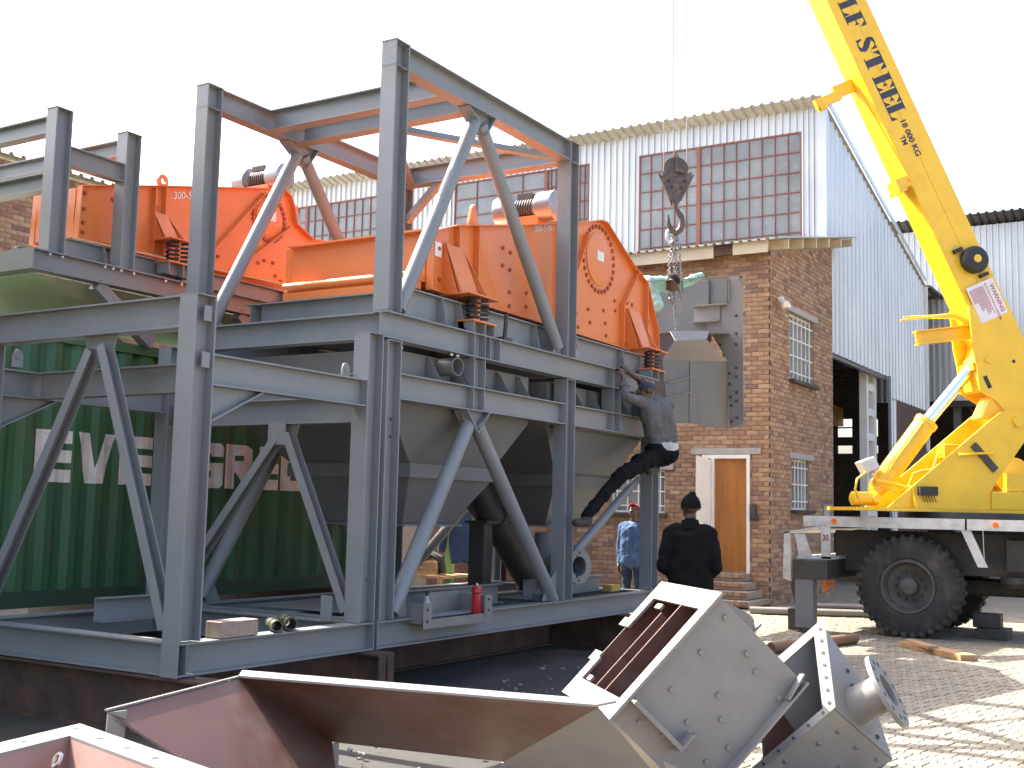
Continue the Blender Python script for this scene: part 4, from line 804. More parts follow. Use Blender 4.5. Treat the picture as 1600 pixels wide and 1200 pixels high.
part('rod_clevis', lambda m: (m.cyl(WP(.80, -.2, 3.80), WP(.80, .25, 3.80), .09), m.obox(WP(.84, 0, 3.72), bh*.10, bn*.2, (0, 0, .05))), cylb, YELLOW)
for e in (.05, .11): part('hydraulic_line', lambda m: m.sweep([WP(2.12, .1+e*.3, 2.25), WP(2.10+.02, .14, 2.30), WP(1.66, .12+e*.3, 2.92), WP(1.62, .10, 2.90)], .014), cylb, YELLOW)
part('slew_motor', lambda m: (m.lathe(WP(2.68, .1, 1.86), -bh, [(0, .06), (.02, .095), (.36, .095), (.38, .07)]), m.cyl(WP(2.36, .20, 1.86), WP(2.36, .22, 1.86), .05)), crane, YELLOW)
part('valve_box', lambda m: m.obox(WP(2.42, .05, 2.32), bh*.10+V((0, 0, -.04)), bn*.10, bh*.04+V((0, 0, .07))), crane, TRUCKW, smooth=0)
part('hose', lambda m: (m.sweep([WP(2.45, .15, 2.24), WP(2.62, .18, 2.12), WP(2.66, .2, 1.98), WP(2.6, .2, 1.86)], .017), m.sweep([WP(2.36, .2, 2.10), WP(2.2, .25, 2.08), WP(2.0, .3, 2.02), WP(1.86, .34, 2.02)], .022), m.sweep([WP(2.40, .15, 2.2), WP(2.30, .2, 2.06), WP(2.1, .25, 1.95)], .017)), crane, YELLOW)
part('hose', lambda m: (m.sweep([WP(1.75, -.1, 2.05), WP(1.70, -.05, 2.22), WP(1.60, -.05, 2.25), WP(1.4, -.05, 2.28)], .03), m.sweep([WP(1.35, -.2, 2.3), WP(1.28, -.2, 2.5), WP(1.1, -.2, 2.56), WP(.9, -.2, 2.58)], .02)), crane, YELLOW)
part('oil_tank', lambda m: m.obox(WP(1.02, -.2, 2.55), bh*.22, bn*.12, (0, 0, .10)), crane, YELLOW, smooth=0, bevel=.02)
part('junction_box', lambda m: (m.obox(WP(1.74, .43, 1.975), bh*.125, bn*.04, (0, 0, .06)), [m.sweep([WP(1.82-.04*k, .44, 1.92), WP(1.81-.04*k, .45, 1.86), WP(1.78-.04*k, .42, 1.83)], .006, 5) for k in range(5)]), crane, BLACK, smooth=0)
part('strap_bar', lambda m: m.obox(WP(.918, .41, 2.45), (WP(1.074, 0, 2.618)-WP(.761, 0, 2.279))/2, bn*.012, V((bh.x*.035, bh.y*.035, -.032))), crane, DARK, smooth=0)
part('step_angle', lambda m: m.prism([WP(1.30, .395, 2.50), WP(.80, .395, 2.53), WP(.80, .46, 2.50), WP(1.30, .46, 2.46)], (0, 0, .012)), crane, YELLOW, smooth=0)
part('turret_rib', lambda m: m.prism([WP(1.93, .391, 1.99), WP(1.93, .391, 1.746), WP(1.93, .52, 1.746)], bh*.015), crane, YELLOW, smooth=0)
part('foot_fillet', lambda m: m.prism([WP(.72, -.05, 3.3), WP(.5, -.05, 3.35), WP(.42, -.05, 3.0), WP(.86, -.05, 3.0)], bn*.3), crane, YELLOW, smooth=0)
# carrier truck
part('deck', lambda m: m.box((16.12, -8, 1.565), (18.5, 4.98, 1.60)), crane, DARK, smooth=0)
for a, b_ in ((2.93, 4.98), (-3.0, 2.90)): part('deck_edge', lambda m: m.box((16.08, a, 1.47), (16.12, b_, 1.612)), crane, TRUCKW, smooth=0)
part('deck_edge', lambda m: m.box((16.08, 4.98, 1.47), (18.5, 5.05, 1.612)), crane, TRUCKW, smooth=0)
for y in (4.62, 2.55): part('marker_lamp', lambda m: m.cyl((16.055, y, 1.545), (16.08, y, 1.545), .036), crane, mat('orange_lens', (.8, .18, .01), .3))
part('chassis_rail', lambda m: (m.box((16.75, -8, .86), (16.95, 4.8, 1.42)), m.box((17.7, -8, .86), (17.9, 4.8, 1.42))), crane, DARK, smooth=0)
part('gearbox', lambda m: (m.box((16.55, .6, .95), (16.74, 2.5, 1.35)), m.cyl((16.5, 2.05, 1.02), (16.56, 2.05, 1.02), .10), m.lathe((16.8, 2.45, .72), (0, 0, 1), [(0, .12), (.06, .17), (.14, .17)]), m.sweep([(17.3, 4.5, .69), (17.3, -4, .69)], .12)), crane, DARK)
part('mudguard_stay', lambda m: m.prism([(16.10, 2.98, 1.47), (16.10, 2.86, 1.47), (16.10, 2.66, 1.00), (16.10, 2.78, 1.00)], (.03, 0, 0)), crane, TRUCKW, smooth=0)
part('stay_cable', lambda m: m.cyl((16.1, 2.70, 1.0), (16.1, 2.71, 1.47), .006, n=6), crane, BOLT)
def wheel(root, x0, x1, y, z, R):
    w_ = x1-x0; ax = V((1, 0, 0)); s = 1
    prof = [(0.03, R*.50), (0.0, R*.56), (0.0, R*.70), (.025, R*.86), (.06, R*.955), (.09, R*.975), (w_-.09, R*.975), (w_-.05, R*.955), (w_-.02, R*.86), (w_, R*.7), (w_, R*.5), (0.03, R*.50)]
    wh = part('wheel', lambda m: m.lathe((x0, y, z), ax, prof, 48, cap=False), root, mat('tyre_rubber', (.035, .033, .03), .85, var=.25, vscale=6, dirt=(.12, .10, .075), dscale=4, damt=.6))
    def lugs(m):
        for t in angs(34):
            d = V((0, cos(t), sin(t))); tt = V((0, -sin(t), cos(t)))
            m.obox(V((x0+.045, y, z))+d*R*.925, V((.028, 0, 0))+d*.008, tt*.03, d*R*.045); m.obox(V((x0+w_*.3, y, z))+d*R*.98, (w_*.20, 0, 0), tt*.028, d*R*.02); m.obox(V((x0+w_*.72, y, z))+d*R*.98+tt*.06, (w_*.2, 0, 0), tt*.028, d*R*.02)
    part('tread', lugs, wh, MATS['tyre_rubber'], smooth=0)
    part('rim', lambda m: m.lathe((x0+.02, y, z), ax, [(0, R*.525), (-.018, R*.51), (-.018, R*.475), (.05, R*.44), (.13, R*.42), (.15, R*.33), (.15, R*.18), (.03, R*.17), (.0, R*.13), (-.01, R*.06), (-.012, .001)], 40, cap=False), wh, mat('dusty_rim', (.085, .078, .066), .6, var=.3, vscale=6))
    for t in angs(10): part('wheel_nut', lambda m: m.bolt((x0+.17, y+R*.27*cos(t), z+R*.27*sin(t)), (-1, 0, 0), .022, .04), wh, DARK)
for y in (3.69, -2.6):
    wheel(crane, 16.20, 16.62, y, .70, .69); wheel(crane, 17.98, 18.40, y, .70, .69)
    part('axle', lambda m: m.cyl((16.6, y, .70), (18.0, y, .70), .11), crane, DARK)
# outrigger at the rear corner
og = part('outrigger_housing', lambda m: (m.box((16.0, 4.66, 1.03), (16.05, 4.78, 1.47)), m.box((16.0, 4.66, 1.02), (18.5, 5.12, 1.06)), m.prism([(16.0, 5.22, 1.40), (16.0, 5.30, 1.38), (16.0, 5.32, .75), (16.0, 5.20, .70)], (.06, 0, 0)), m.prism([(16.0, 4.80, 1.47), (16.0, 5.30, 1.38), (16.0, 5.30, 1.36), (16.0, 4.80, 1.44)], (2.4, 0, 0)), m.prism([(16.02, 5.16, 1.36), (16.02, 5.02, 1.36), (16.02, 4.92, 1.07), (16.02, 5.10, 1.07)], (.03, 0, 0))), crane, TRUCKW, smooth=0)
part('outrigger_beam', lambda m: (m.box((15.86, 4.66, .75), (18.6, 5.14, 1.015))), og, DARK, smooth=0, bevel=.01)
part('jack_leg', lambda m: (m.box((15.88, 4.86, .10), (16.06, 5.11, .76)), m.cyl((15.97, 4.99, .04), (15.97, 4.99, .12), .05)), og, STEEL2, smooth=0)
part('jack_foot', lambda m: m.cyl((15.97, 4.99, .03), (15.97, 4.99, .06), .12), og, DARK)
part('jack_leg', lambda m: (m.prism([(16.2, 5.14, .74), (16.2, 5.30, .78), (16.2, 5.20, .3), (16.2, 5.10, .3)], (.1, 0, 0)), m.box((16.15, 5.02, .03), (16.35, 5.30, .32))), og, DARK, smooth=0)
m = MB(); text_mb(m, '30', (15.996, 4.765, 1.28), (0, -1, 0), (0, 0, 1), .11, .004, sx=.8); build(m, 'outrigger_number', REDP, og, smooth=0)
part('reflector', lambda m: m.box((17.0, 5.0, .55), (17.4, 5.05, .72)), crane, mat('orange_lens', (.8, .18, .01), .3), smooth=0)

# ------------------------------------------------------------------ hook block, ropes and chains
HKX, HKY = 15.15, 6.608
hk = thing('hook_block', 'rusty crane hook block with sheave hanging over the grey chute', 'hook block', (HKX, HKY, 5.6))
HL = V((.53, -.85, 0)); HN = V((-.85, -.53, 0))        # lateral and facing directions
def HP(a, z, e=0.0): return V((HKX, HKY, z*1.0377-.0603))+HL*a+HN*e
RUSTB = mat('worn_black_steel', (.07, .055, .045), .45, var=.35, vscale=12, dirt=(.20, .12, .07), dscale=9, damt=.8)
part('sheave', lambda m: m.lathe(HP(0, 6.33, -.05), HN, [(0, .175), (.02, .175), (.04, .15), (.06, .15), (.08, .175), (.10, .175)], 32), hk, RUSTB)
for e in (.06, -.08):
    part('cheek_plate', lambda m: m.prism([HP(a, z, e) for a, z in [(-.20, 6.27), (-.10, 6.21), (0, 6.19), (.10, 6.22), (.23, 6.29), (.20, 6.15), (.06, 5.88), (.05, 5.84), (-.05, 5.84), (-.06, 5.88), (-.17, 6.13)]], HN*.02), hk, RUSTB, smooth=0)
for s in (-1, 1): part('side_bar', lambda m: m.obox(HP(s*.155, 6.06, .07), HL*(s*.09)+V((0, 0, .19)), HL*.014, HN*.02), hk, RUSTB, smooth=0)
part('rope_guard', lambda m: m.prism([HP(-.02, 6.28, .085), HP(.0, 6.56, .085), HP(.13, 6.26, .085)], HN*.012), hk, RUSTB, smooth=0)
bolts(hk, [HP(a, z, .082) for a, z in ((-.11, 6.15), (.12, 6.15), (-.06, 6.06), (.07, 6.06))], HN, r=.02, mt=BLACK)
part('hook', lambda m: m.sweep([HP(0, 5.88), HP(0, 5.80), HP(.03, 5.75), HP(.085, 5.67), HP(.105, 5.58), HP(.08, 5.49), HP(.02, 5.44), HP(-.05, 5.47), HP(-.09, 5.55), HP(-.10, 5.64), HP(-.105, 5.69)], [.035, .035, .038, .045, .048, .048, .045, .042, .035, .024, .014], 12), hk, RUSTB)
for i, (a, e) in enumerate(((-.165, 0), (-.04, .1), (.168, 0))):
    m = MB(); m.cyl(HP(a, 6.36 if i != 1 else 6.52, e), BP(12.1, .1, 0)+HL*a*.9+HN*e, .0075, n=6)
    build(m, 'hoist_rope', mat('wire_rope', (.25, .24, .23), .5), loc=HP(a, 6.36, e), label=['leftmost thin steel hoist rope above the hook block', 'thin middle hoist rope running up from the hook block', 'rightmost thin steel hoist rope above the hook block'][i], cat='rope', group='hoist ropes')
CHAIN = mat('steel_chain', (.26, .25, .24), .38, metal=.7, var=.3, vscale=20)
def link(m, c, d, side, L=.046, W=.017, r=.0072):
    c, d, side = V(c), V(d).normalized(), V(side).normalized(); pts = []
    for t in angs(12): pts.append(c+d*(L*.5*cos(t)*1.15)+side*(W*sin(t)))
    pts.append(pts[0]); pts.append(pts[1]); m.sweep(pts, r, 5)
def chain(pts, label, wob=0.0, group='lifting chains'):
    pts = [V(p) for p in pts]; m = MB(); k = 0
    for a, b_ in zip(pts, pts[1:]):
        n = max(1, int((b_-a).length/.036)); d = (b_-a).normalized(); s1_, s2_ = frame(d)
        for i in range(n):
            k += 1; p = a+(b_-a)*(i+.5)/n+V((random.uniform(-wob, wob), random.uniform(-wob, wob), 0)); link(m, p, d, s1_*.7+s2_*.7 if k % 2 else s1_*.7-s2_*.7)
    build(m, 'chain', CHAIN, loc=pts[0], label=label, cat='chain', group=group)
chain([HP(-.02, 5.44), HP(-.07, 5.1), HP(-.09, 4.6), HP(-.05, 4.45)], 'leftmost slack chain of the bundle under the hook', .008)
chain([HP(.0, 5.44), HP(.02, 5.1), HP(.03, 4.62)], 'slack chain in the middle of the bundle under the hook', .01)
chain([HP(.03, 5.44), HP(.07, 5.1), HP(.11, 4.7), HP(.12, 4.55)], 'rightmost slack chain of the bundle under the hook', .008)
chain([HP(.01, 5.42), HP(-.03, 5.0), HP(.05, 4.7), HP(.09, 4.4)], 'short tangled chain hanging inside the bundle under the hook', .012)
chain([HP(-.03, 4.75), HP(.0, 4.4), HP(.02, 4.10)], 'single chain running straight down to the white ledge of the lifted chute', 0)
part('shackle', lambda m: m.sweep([HP(-.05, 5.50), HP(-.11, 5.45), HP(-.12, 5.36), HP(-.08, 5.28), HP(-.03, 5.33)], .024, 8), hk, BOLT)

# ------------------------------------------------------------------ lifted chute
ch = thing('steel_chute', 'grey bolted steel chute hanging on chains between the orange screen and brick house', 'chute', (15.5, 6.8, 2.83))
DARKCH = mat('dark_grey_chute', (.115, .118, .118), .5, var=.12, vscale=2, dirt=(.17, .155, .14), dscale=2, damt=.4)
XF = 16.52
FL = [(6.317, 4.747), (6.318, 5.178), (6.106, 5.179), (6.083, 2.935), (6.312, 2.872), (6.335, 3.882), (6.622, 4.365), (6.664, 4.417), (6.666, 4.772)]
part('flange', lambda m: m.prism([(XF, y, z) for y, z in FL], (.014, 0, 0)), ch, CHUTE, smooth=0)
part('flange', lambda m: m.prism([(XF, 14.2-y, z) for y, z in FL], (.014, 0, 0)), ch, CHUTE, smooth=0)
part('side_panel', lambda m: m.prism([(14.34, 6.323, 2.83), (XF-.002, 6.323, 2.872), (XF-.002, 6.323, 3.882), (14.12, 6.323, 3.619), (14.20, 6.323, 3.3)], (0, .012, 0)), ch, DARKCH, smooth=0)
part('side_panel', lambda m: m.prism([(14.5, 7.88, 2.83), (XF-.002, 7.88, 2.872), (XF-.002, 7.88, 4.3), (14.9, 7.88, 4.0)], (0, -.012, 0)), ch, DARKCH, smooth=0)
part('sloping_panel', lambda m: m.hexa([(14.12, 6.321, 3.62), (XF-.03, 6.321, 3.878), (15.306, 6.183, 4.045), (14.22, 6.183, 3.875), (14.12, 6.331, 3.63), (XF-.03, 6.331, 3.888), (15.306, 6.193, 4.055), (14.22, 6.193, 3.885)]), ch, CHUTE, smooth=0)
part('ledge', lambda m: m.prism([(14.22, 6.18, 3.877), (15.306, 6.18, 4.049), (15.699, 6.303, 4.229), (14.32, 6.303, 4.03)], (0, .006, -.010)), ch, CHUTE, smooth=0)
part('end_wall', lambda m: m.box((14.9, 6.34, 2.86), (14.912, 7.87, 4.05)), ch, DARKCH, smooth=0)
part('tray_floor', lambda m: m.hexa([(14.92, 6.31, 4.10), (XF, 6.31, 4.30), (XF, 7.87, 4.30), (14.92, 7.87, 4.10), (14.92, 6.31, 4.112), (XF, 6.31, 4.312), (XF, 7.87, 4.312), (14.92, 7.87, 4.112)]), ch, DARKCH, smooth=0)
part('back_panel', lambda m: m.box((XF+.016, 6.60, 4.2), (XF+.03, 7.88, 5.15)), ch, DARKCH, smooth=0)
part('top_rail', lambda m: m.obox((15.43, 6.395, 4.955), V((1.12, -.295, .225)), V((.012, .05, 0)), (0, 0, .006)), ch, CHUTE, smooth=0)
part('fold_line', lambda m: m.box((15.02, 6.313, 2.85), (15.035, 6.322, 3.70)), ch, DARKCH, smooth=0)
for za, zb in ((3.324, 3.486), (3.119, 3.28)): part('rib', lambda m: m.hexa([(14.235, 6.285, za), (15.06, 6.285, zb), (15.06, 6.322, zb), (14.235, 6.322, za), (14.235, 6.285, za+.01), (15.06, 6.285, zb+.01), (15.06, 6.322, zb+.01), (14.235, 6.322, za+.01)]), ch, CHUTE, smooth=0)
part('pocket', lambda m: (m.box((XF-.06, 6.62, 4.775), (XF-.002, 6.645, 5.15)), m.box((XF-.012, 6.34, 4.775), (XF-.004, 6.62, 5.15)), m.box((XF-.06, 6.33, 4.775), (XF-.002, 6.34, 5.15))), ch, DARKCH, smooth=0)
part('bracket', lambda m: (m.box((XF-.03, 6.45, 4.51), (XF-.018, 6.872, 4.735)), m.box((XF-.13, 6.335, 4.735), (XF-.002, 6.874, 4.75)), m.box((XF-.13, 6.45, 4.49), (XF-.002, 6.874, 4.502))), ch, CHUTE, smooth=0)
bolts(ch, [(XF, .045+1.08*y, 1.6+1.08*(z-1.6)) for y, z in [(5.70, 4.35), (5.70, 4.10), (5.70, 3.95), (5.695, 3.62), (5.695, 3.50), (5.69, 3.28), (5.69, 3.16), (5.685, 2.93), (5.93, 3.95), (5.88, 3.80), (5.80, 3.55), (5.79, 3.40), (5.78, 3.22), (5.77, 3.10), (5.76, 2.88)]], (-1, 0, 0), r=.022, h=.018, mt=DARK)

# ------------------------------------------------------------------ chute pieces in the foreground
def quad(m, a, b_, c, d, t=.008, n=None):
    a, b_, c, d = V(a), V(b_), V(c), V(d); nn = (b_-a).cross(d-a).normalized()*t if n is None else V(n)
    m.hexa([a, b_, c, d, a+nn, b_+nn, c+nn, d+nn])
TWO = [CHUTE, PRIMER]
def skin_quad(m, a, b_, c, d, out, t=.004):   # outer face grey, inner face primer
    a, b_, c, d = map(V, (a, b_, c, d)); nn = (b_-a).cross(d-a).normalized(); nn = nn*t if nn.dot(V(out)) > 0 else -nn*t
    m.cur = 1; m.hexa([a, b_, c, d, a+nn*.5, b_+nn*.5, c+nn*.5, d+nn*.5]); m.cur = 0; m.hexa([a+nn*.6, b_+nn*.6, c+nn*.6, d+nn*.6, a+nn*2, b_+nn*2, c+nn*2, d+nn*2])
# three-sided trough in the middle
F2 = thing('trough_chute', 'wide three-sided chute with primed red-brown inside and lit top flange in the foreground', 'chute', (4.1, 3.2, 0))
L_, B_, R_, R2_ = V((3.18, 3.76, .78)), V((4.17, 4.02, .78)), V((4.51, 2.30, .78)), V((3.58, 1.58, .78))
b1, c1, d1, e1 = V((4.70, 3.89, .42)), V((4.83, 2.96, .42)), V((4.0, 3.2, .10)), V((4.3, 1.95, .25))
def pn(name, pts, out): 
    m = MB(); skin_quad(m, *pts, out); return build(m, name, TWO, F2, smooth=0)
pn('back_panel', (B_, R_, c1, b1), (1, .5, -.3)); pn('left_panel', (L_, B_, b1, d1), (-.3, 1, -.3))
m = MB(); m.prism([R_, V((4.66, 2.06, .47)), V((4.75, 2.0, .20)), V((5.0, 2.9, .20)), c1], (.008, .003, 0)); build(m, 'right_panel', CHUTE, F2, smooth=0)
m = MB(); quad(m, B_+V((-.02, -.0, .004)), R_+V((-.02, 0, .004)), R_+V((.13, -.02, .004)), B_+V((.13, .12, .004)), n=(0, 0, .010)); build(m, 'top_flange', CHUTE, F2, smooth=0)
m = MB(); quad(m, L_+V((0, 0, .004)), B_+V((0, 0, .004)), B_+V((-.008, .012, .004)), L_+V((-.008, .012, .004)), n=(0, 0, .008)); quad(m, L_, L_+V((.075, -.02, 0)), L_+V((.06, -.02, -.3)), L_+V((-.01, 0, -.3)), .008); build(m, 'side_flange', CHUTE, F2, smooth=0)
for p in (c1+V((.05, 0, 0)), b1+V((.05, .05, 0))): part('stand_leg', lambda m: m.box((p.x-.03, p.y-.03, 0), (p.x+.03, p.y+.03, p.z-.01)), F2, STEEL2, smooth=0)
# flanged mouth at lower left
F1 = thing('flanged_chute', 'chute mouth with drilled bright flange lying in the lower left corner', 'chute', (2.8, 3.5, 0))
C0, d1_, d2_ = V((3.21, 3.957, .70)), V((-.98, -.20, 0)), V((-.259, -.966, 0))
def FQ(a, b_, z=.70): return V((C0.x+d1_.x*a+d2_.x*b_, C0.y+d1_.y*a+d2_.y*b_, z))
W1 = .15
m = MB()
for q in ([FQ(0, 0), FQ(1.2, 0), FQ(1.2-W1, W1), FQ(W1, W1)], [FQ(0, 0), FQ(W1, W1), FQ(W1, 1.2-W1), FQ(0, 1.2)], [FQ(1.2, 0), FQ(1.2, 1.2), FQ(1.2-W1, 1.2-W1), FQ(1.2-W1, W1)], [FQ(0, 1.2), FQ(W1, 1.2-W1), FQ(1.2-W1, 1.2-W1), FQ(1.2, 1.2)]): m.prism(q, (0, 0, .012))
build(m, 'flange', CHUTE, F1, smooth=0)
for a, b_ in [(.07, .07)]+[(.25*k+.1, .075) for k in range(1, 5)]+[(.075, .22*k+.08) for k in range(1, 5)]: part('bolt_hole', lambda m: m.cyl(FQ(a, b_, .7115), FQ(a, b_, .7135), .014, n=12), F1, BLACK)
I = [(W1, W1), (1.2-W1, W1), (1.2-W1, 1.2-W1), (W1, 1.2-W1)]; J = [(.30, .28), (.95, .28), (.95, .95), (.30, .95)]
for k in range(4):
    a, b_ = I[k], I[(k+1) % 4]; c, d = J[(k+1) % 4], J[k]; m = MB(); skin_quad(m, FQ(*a, .70), FQ(*b_, .70), FQ(*c, .02), FQ(*d, .02), FQ(*a)-FQ(.6, .6)); build(m, 'wall', [CHUTE, PRIMER2], F1, smooth=0)
part('shackle', lambda m: m.tube(FQ(.26, .24, .655), FQ(.27, .235, .66), .03, .02, 14), F1, BOLT)
# tilted box chute
P4 = V((5.941, 2.327, 1.172)); a4, b4, c4 = V((-.405, .427, -.622)), V((.679, .640, -.004)), V((.317, -.339, -.439))
F4 = thing('box_chute', 'tilted rectangular box chute with red-brown baffles inside and bolts on its grey side', 'chute', (6.0, 2.6, 0))
def Q4(a, b_, c): return P4+a4*a+b4*b_+c4*c
an, bn4, cn = a4.normalized(), b4.normalized(), c4.normalized()
fw = .11
def panel4(name, pts, out):
    m = MB(); skin_quad(m, *[Q4(*p) for p in pts], out); return build(m, name, TWO, F4, smooth=0)
panel4('side_panel', [(.0, 0, 0), (1, 0, 0), (1, 0, 1), (0, 0, 1)], -b4); panel4('side_panel', [(.0, .93, 0), (1, .93, 0), (1, .93, 1), (0, .93, 1)], b4)
panel4('end_panel', [(0.03, 0, 0), (.03, .93, 0), (.03, .93, 1), (.03, 0, 1)], -a4); panel4('end_panel', [(.97, 0, 0), (.97, .93, 0), (.97, .93, 1), (.97, 0, 1)], a4)
def rect4(m, a0, a1, b0, b1_, c0=-.02, th=.016): m.hexa([Q4(a0, b0, c0), Q4(a1, b0, c0), Q4(a1, b1_, c0), Q4(a0, b1_, c0)]+[Q4(a, b_, c0)+cn*th for a, b_ in ((a0, b0), (a1, b0), (a1, b1_), (a0, b1_))])
def flange4(m):
    rect4(m, -.02, 1.02, -.05, .06); rect4(m, -.02, .13, .06, .98); rect4(m, .87, 1.02, .06, .98); rect4(m, .13, .36, .86, .98); rect4(m, .33, .40, .86, 1.05); rect4(m, .68, .87, .86, .98); rect4(m, .64, .72, .90, 1.05)
part('flange', flange4, F4, CHUTE, smooth=0)
for b_, a0, a1 in ((.36, .1, .97), (.55, .22, .94)): part('baffle', lambda m: m.hexa([Q4(a0, b_, -.012), Q4(a1, b_, -.012), Q4(a1, b_, .7), Q4(a0, b_, .7)]+[Q4(a, b_, c)+bn4*.012 for a, c in ((a0, -.012), (a1, -.012), (a1, .7), (a0, .7))]), F4, PRIMER, smooth=0)
part('tab', lambda m: (rect4(m, .16, .20, .62, .72), rect4(m, .82, .86, .70, .78)), F4, CHUTE, smooth=0)
for b_ in (.06, .5): pass
part('bottom_flange', lambda m: m.hexa([Q4(0, -.10, 1.0), Q4(1, -.10, 1.0), Q4(1, 1.0, 1.0), Q4(0, 1.0, 1.0)]+[Q4(a, b_, 1.0)+cn*.012 for a, b_ in ((0, -.10), (1, -.10), (1, 1.0), (0, 1.0))]), F4, CHUTE, smooth=0)
part('end_flange', lambda m: m.hexa([Q4(-.02, -.10, .93), Q4(.16, -.10, .97), Q4(.16, -.02, .99), Q4(-.02, -.02, .95)]+[p+cn*.01 for p in (Q4(-.02, -.10, .93), Q4(.16, -.10, .97), Q4(.16, -.02, .99), Q4(-.02, -.02, .95))]), F4, CHUTE, smooth=0)
bolts(F4, [Q4(a, -.009, c) for a, c in [(.07, .16), (.33, .20), (.62, .22), (.13, .50), (.17, .66), (.18, .95), (.44, .55), (.53, .70), (.72, .62), (.69, .50), (.62, .90), (.78, .84), (.90, .20), (.86, .42)]], -bn4, r=.017, h=.016, mt=CHUTE)
part('angle_stiffener', lambda m: (m.obox(Q4(.84, -.06, .28), c4*.27, bn4*.055, an*.006), m.obox(Q4(.84, -.118, .28), c4*.27, bn4*.005, an*.012), m.obox(Q4(.80, -.06, .56), an*.06, bn4*.055, cn*.006)), F4, CHUTE, smooth=0)
part('rear_hood', lambda m: m.prism([Q4(.03, .5, 0), Q4(-.12, .5, .28), Q4(-.19, .5, .58), Q4(-.185, .5, .64), Q4(-.15, .5, .70), Q4(.03, .5, .72)], bn4*.012), F4, CHUTE, smooth=0)
part('rear_flange', lambda m: m.obox(Q4(-.08, .56, .71), an*.10, bn4*.07, cn*.006), F4, CHUTE, smooth=0)
part('loose_gusset', lambda m: m.prism([Q4(.98, -.22, .45), Q4(.80, -.45, .95), Q4(1.1, -.30, .95)], bn4*.012), F4, CHUTE, smooth=0)
part('prop', lambda m: m.box((5.55, 2.55, 0), (6.0, 2.8, .12)), F4, TIMBER, smooth=0)
# right-hand chute with round outlet
T5, R5, L5 = V((6.948, 2.075, .96)), V((6.621, 1.923, .546)), V((6.708, 2.328, .696))
a5 = R5-T5; b5 = (L5-T5)*1.15; c5 = V((7.085, 1.715, .216))-R5
F5 = thing('outlet_chute', 'grey chute with white-lit angled flange and round pipe outlet at lower right', 'chute', (6.9, 2.0, 0))
def Q5(a, b_, c): return T5+a5*a+b5*b_+c5*c
n5 = a5.cross(b5).normalized(); n5 = n5 if n5.dot(c5) > 0 else -n5
def panel5(name, pts, out):
    m = MB(); skin_quad(m, *[Q5(*p) for p in pts], out); return build(m, name, TWO, F5, smooth=0)
panel5('side_panel', [(0, 0, 0), (1, 0, 0), (1, 0, 1), (.35, 0, .75)], -b5)
panel5('side_panel', [(0, 1, 0), (1, 1, 0), (1, 1, 1), (.35, 1, .75)], b5)
m = MB(); quad(m, Q5(1, 0, 0), Q5(1, 1.3, 0), Q5(1, 1.3, .55), Q5(1, 0, 1), .008); build(m, 'front_panel', CHUTE, F5, smooth=0)
m = MB(); quad(m, Q5(0, 0, 0), Q5(.35, 0, .75), Q5(.35, 1, .75), Q5(0, 1, 0), .008); quad(m, Q5(.35, 0, .75), Q5(1, 0, 1), Q5(1, 1, 1), Q5(.35, 1, .75), .008); build(m, 'back_panel', STEEL, F5, smooth=0)
def rect5(m, pts, th=.014): p = [Q5(a, b_, -.01) for a, b_ in pts]; m.hexa(p+[q-n5*th for q in p])
part('flange', lambda m: (rect5(m, [(-.05, -.06), (1.05, -.06), (.95, .12), (.07, .12)]), rect5(m, [(-.05, -.06), (.07, .12), (.10, 1.0), (-.03, 1.05)]), rect5(m, [(1.05, -.06), (1.05, 1.35), (.93, 1.35), (.95, .12)]), rect5(m, [(.10, 1.0), (.25, .85), (.33, .80), (.25, 1.05)])), F5, CHUTE, smooth=0)
for k in range(7): part('bolt_hole', lambda m: m.cyl(Q5(.05+.15*k, .02, -.01)-n5*.0145, Q5(.05+.15*k, .02, -.01)-n5*.0165, .010, n=10), F5, DARK)
for k in range(5): part('bolt_hole', lambda m: m.cyl(Q5(1.0, .12+.22*k, -.01)-n5*.0145, Q5(1.0, .12+.22*k, -.01)-n5*.0165, .010, n=10), F5, DARK)
bolts(F5, [Q5(1, b_, c)+V((-.006, -.004, -.006)) for b_, c in [(.15, .25), (.15, .55), (.4, .2), (.45, .6), (.1, .85), (.75, .3), (.8, .1)]], a5, r=.015, h=.014, mt=CHUTE)
bolts(F5, [Q5(a, -.015, c) for a, c in [(.35, .35), (.5, .4), (.62, .45), (.75, .5), (.9, .75)]], -b5, r=.015, h=.014, mt=DARK)
po = V((6.90, 1.88, .52)); pd = V((.36, -.92, .05)).normalized()
pd = V((.09, -.80, .45)).normalized()
part('outlet_pipe', lambda m: m.tube(po-pd*.1, po+pd*.22, .105, .098), F5, CHUTE)
rg = part('outlet_flange', lambda m: m.tube(po+pd*.20, po+pd*.225, .215, .10, 40), F5, CHUTE)
pa, pb = frame(pd)
for t in angs(12): part('bolt_hole', lambda m: m.cyl(po+pd*.2245+(pa*cos(t)+pb*sin(t))*.17, po+pd*.2275+(pa*cos(t)+pb*sin(t))*.17, .014, n=10), rg, BLACK)

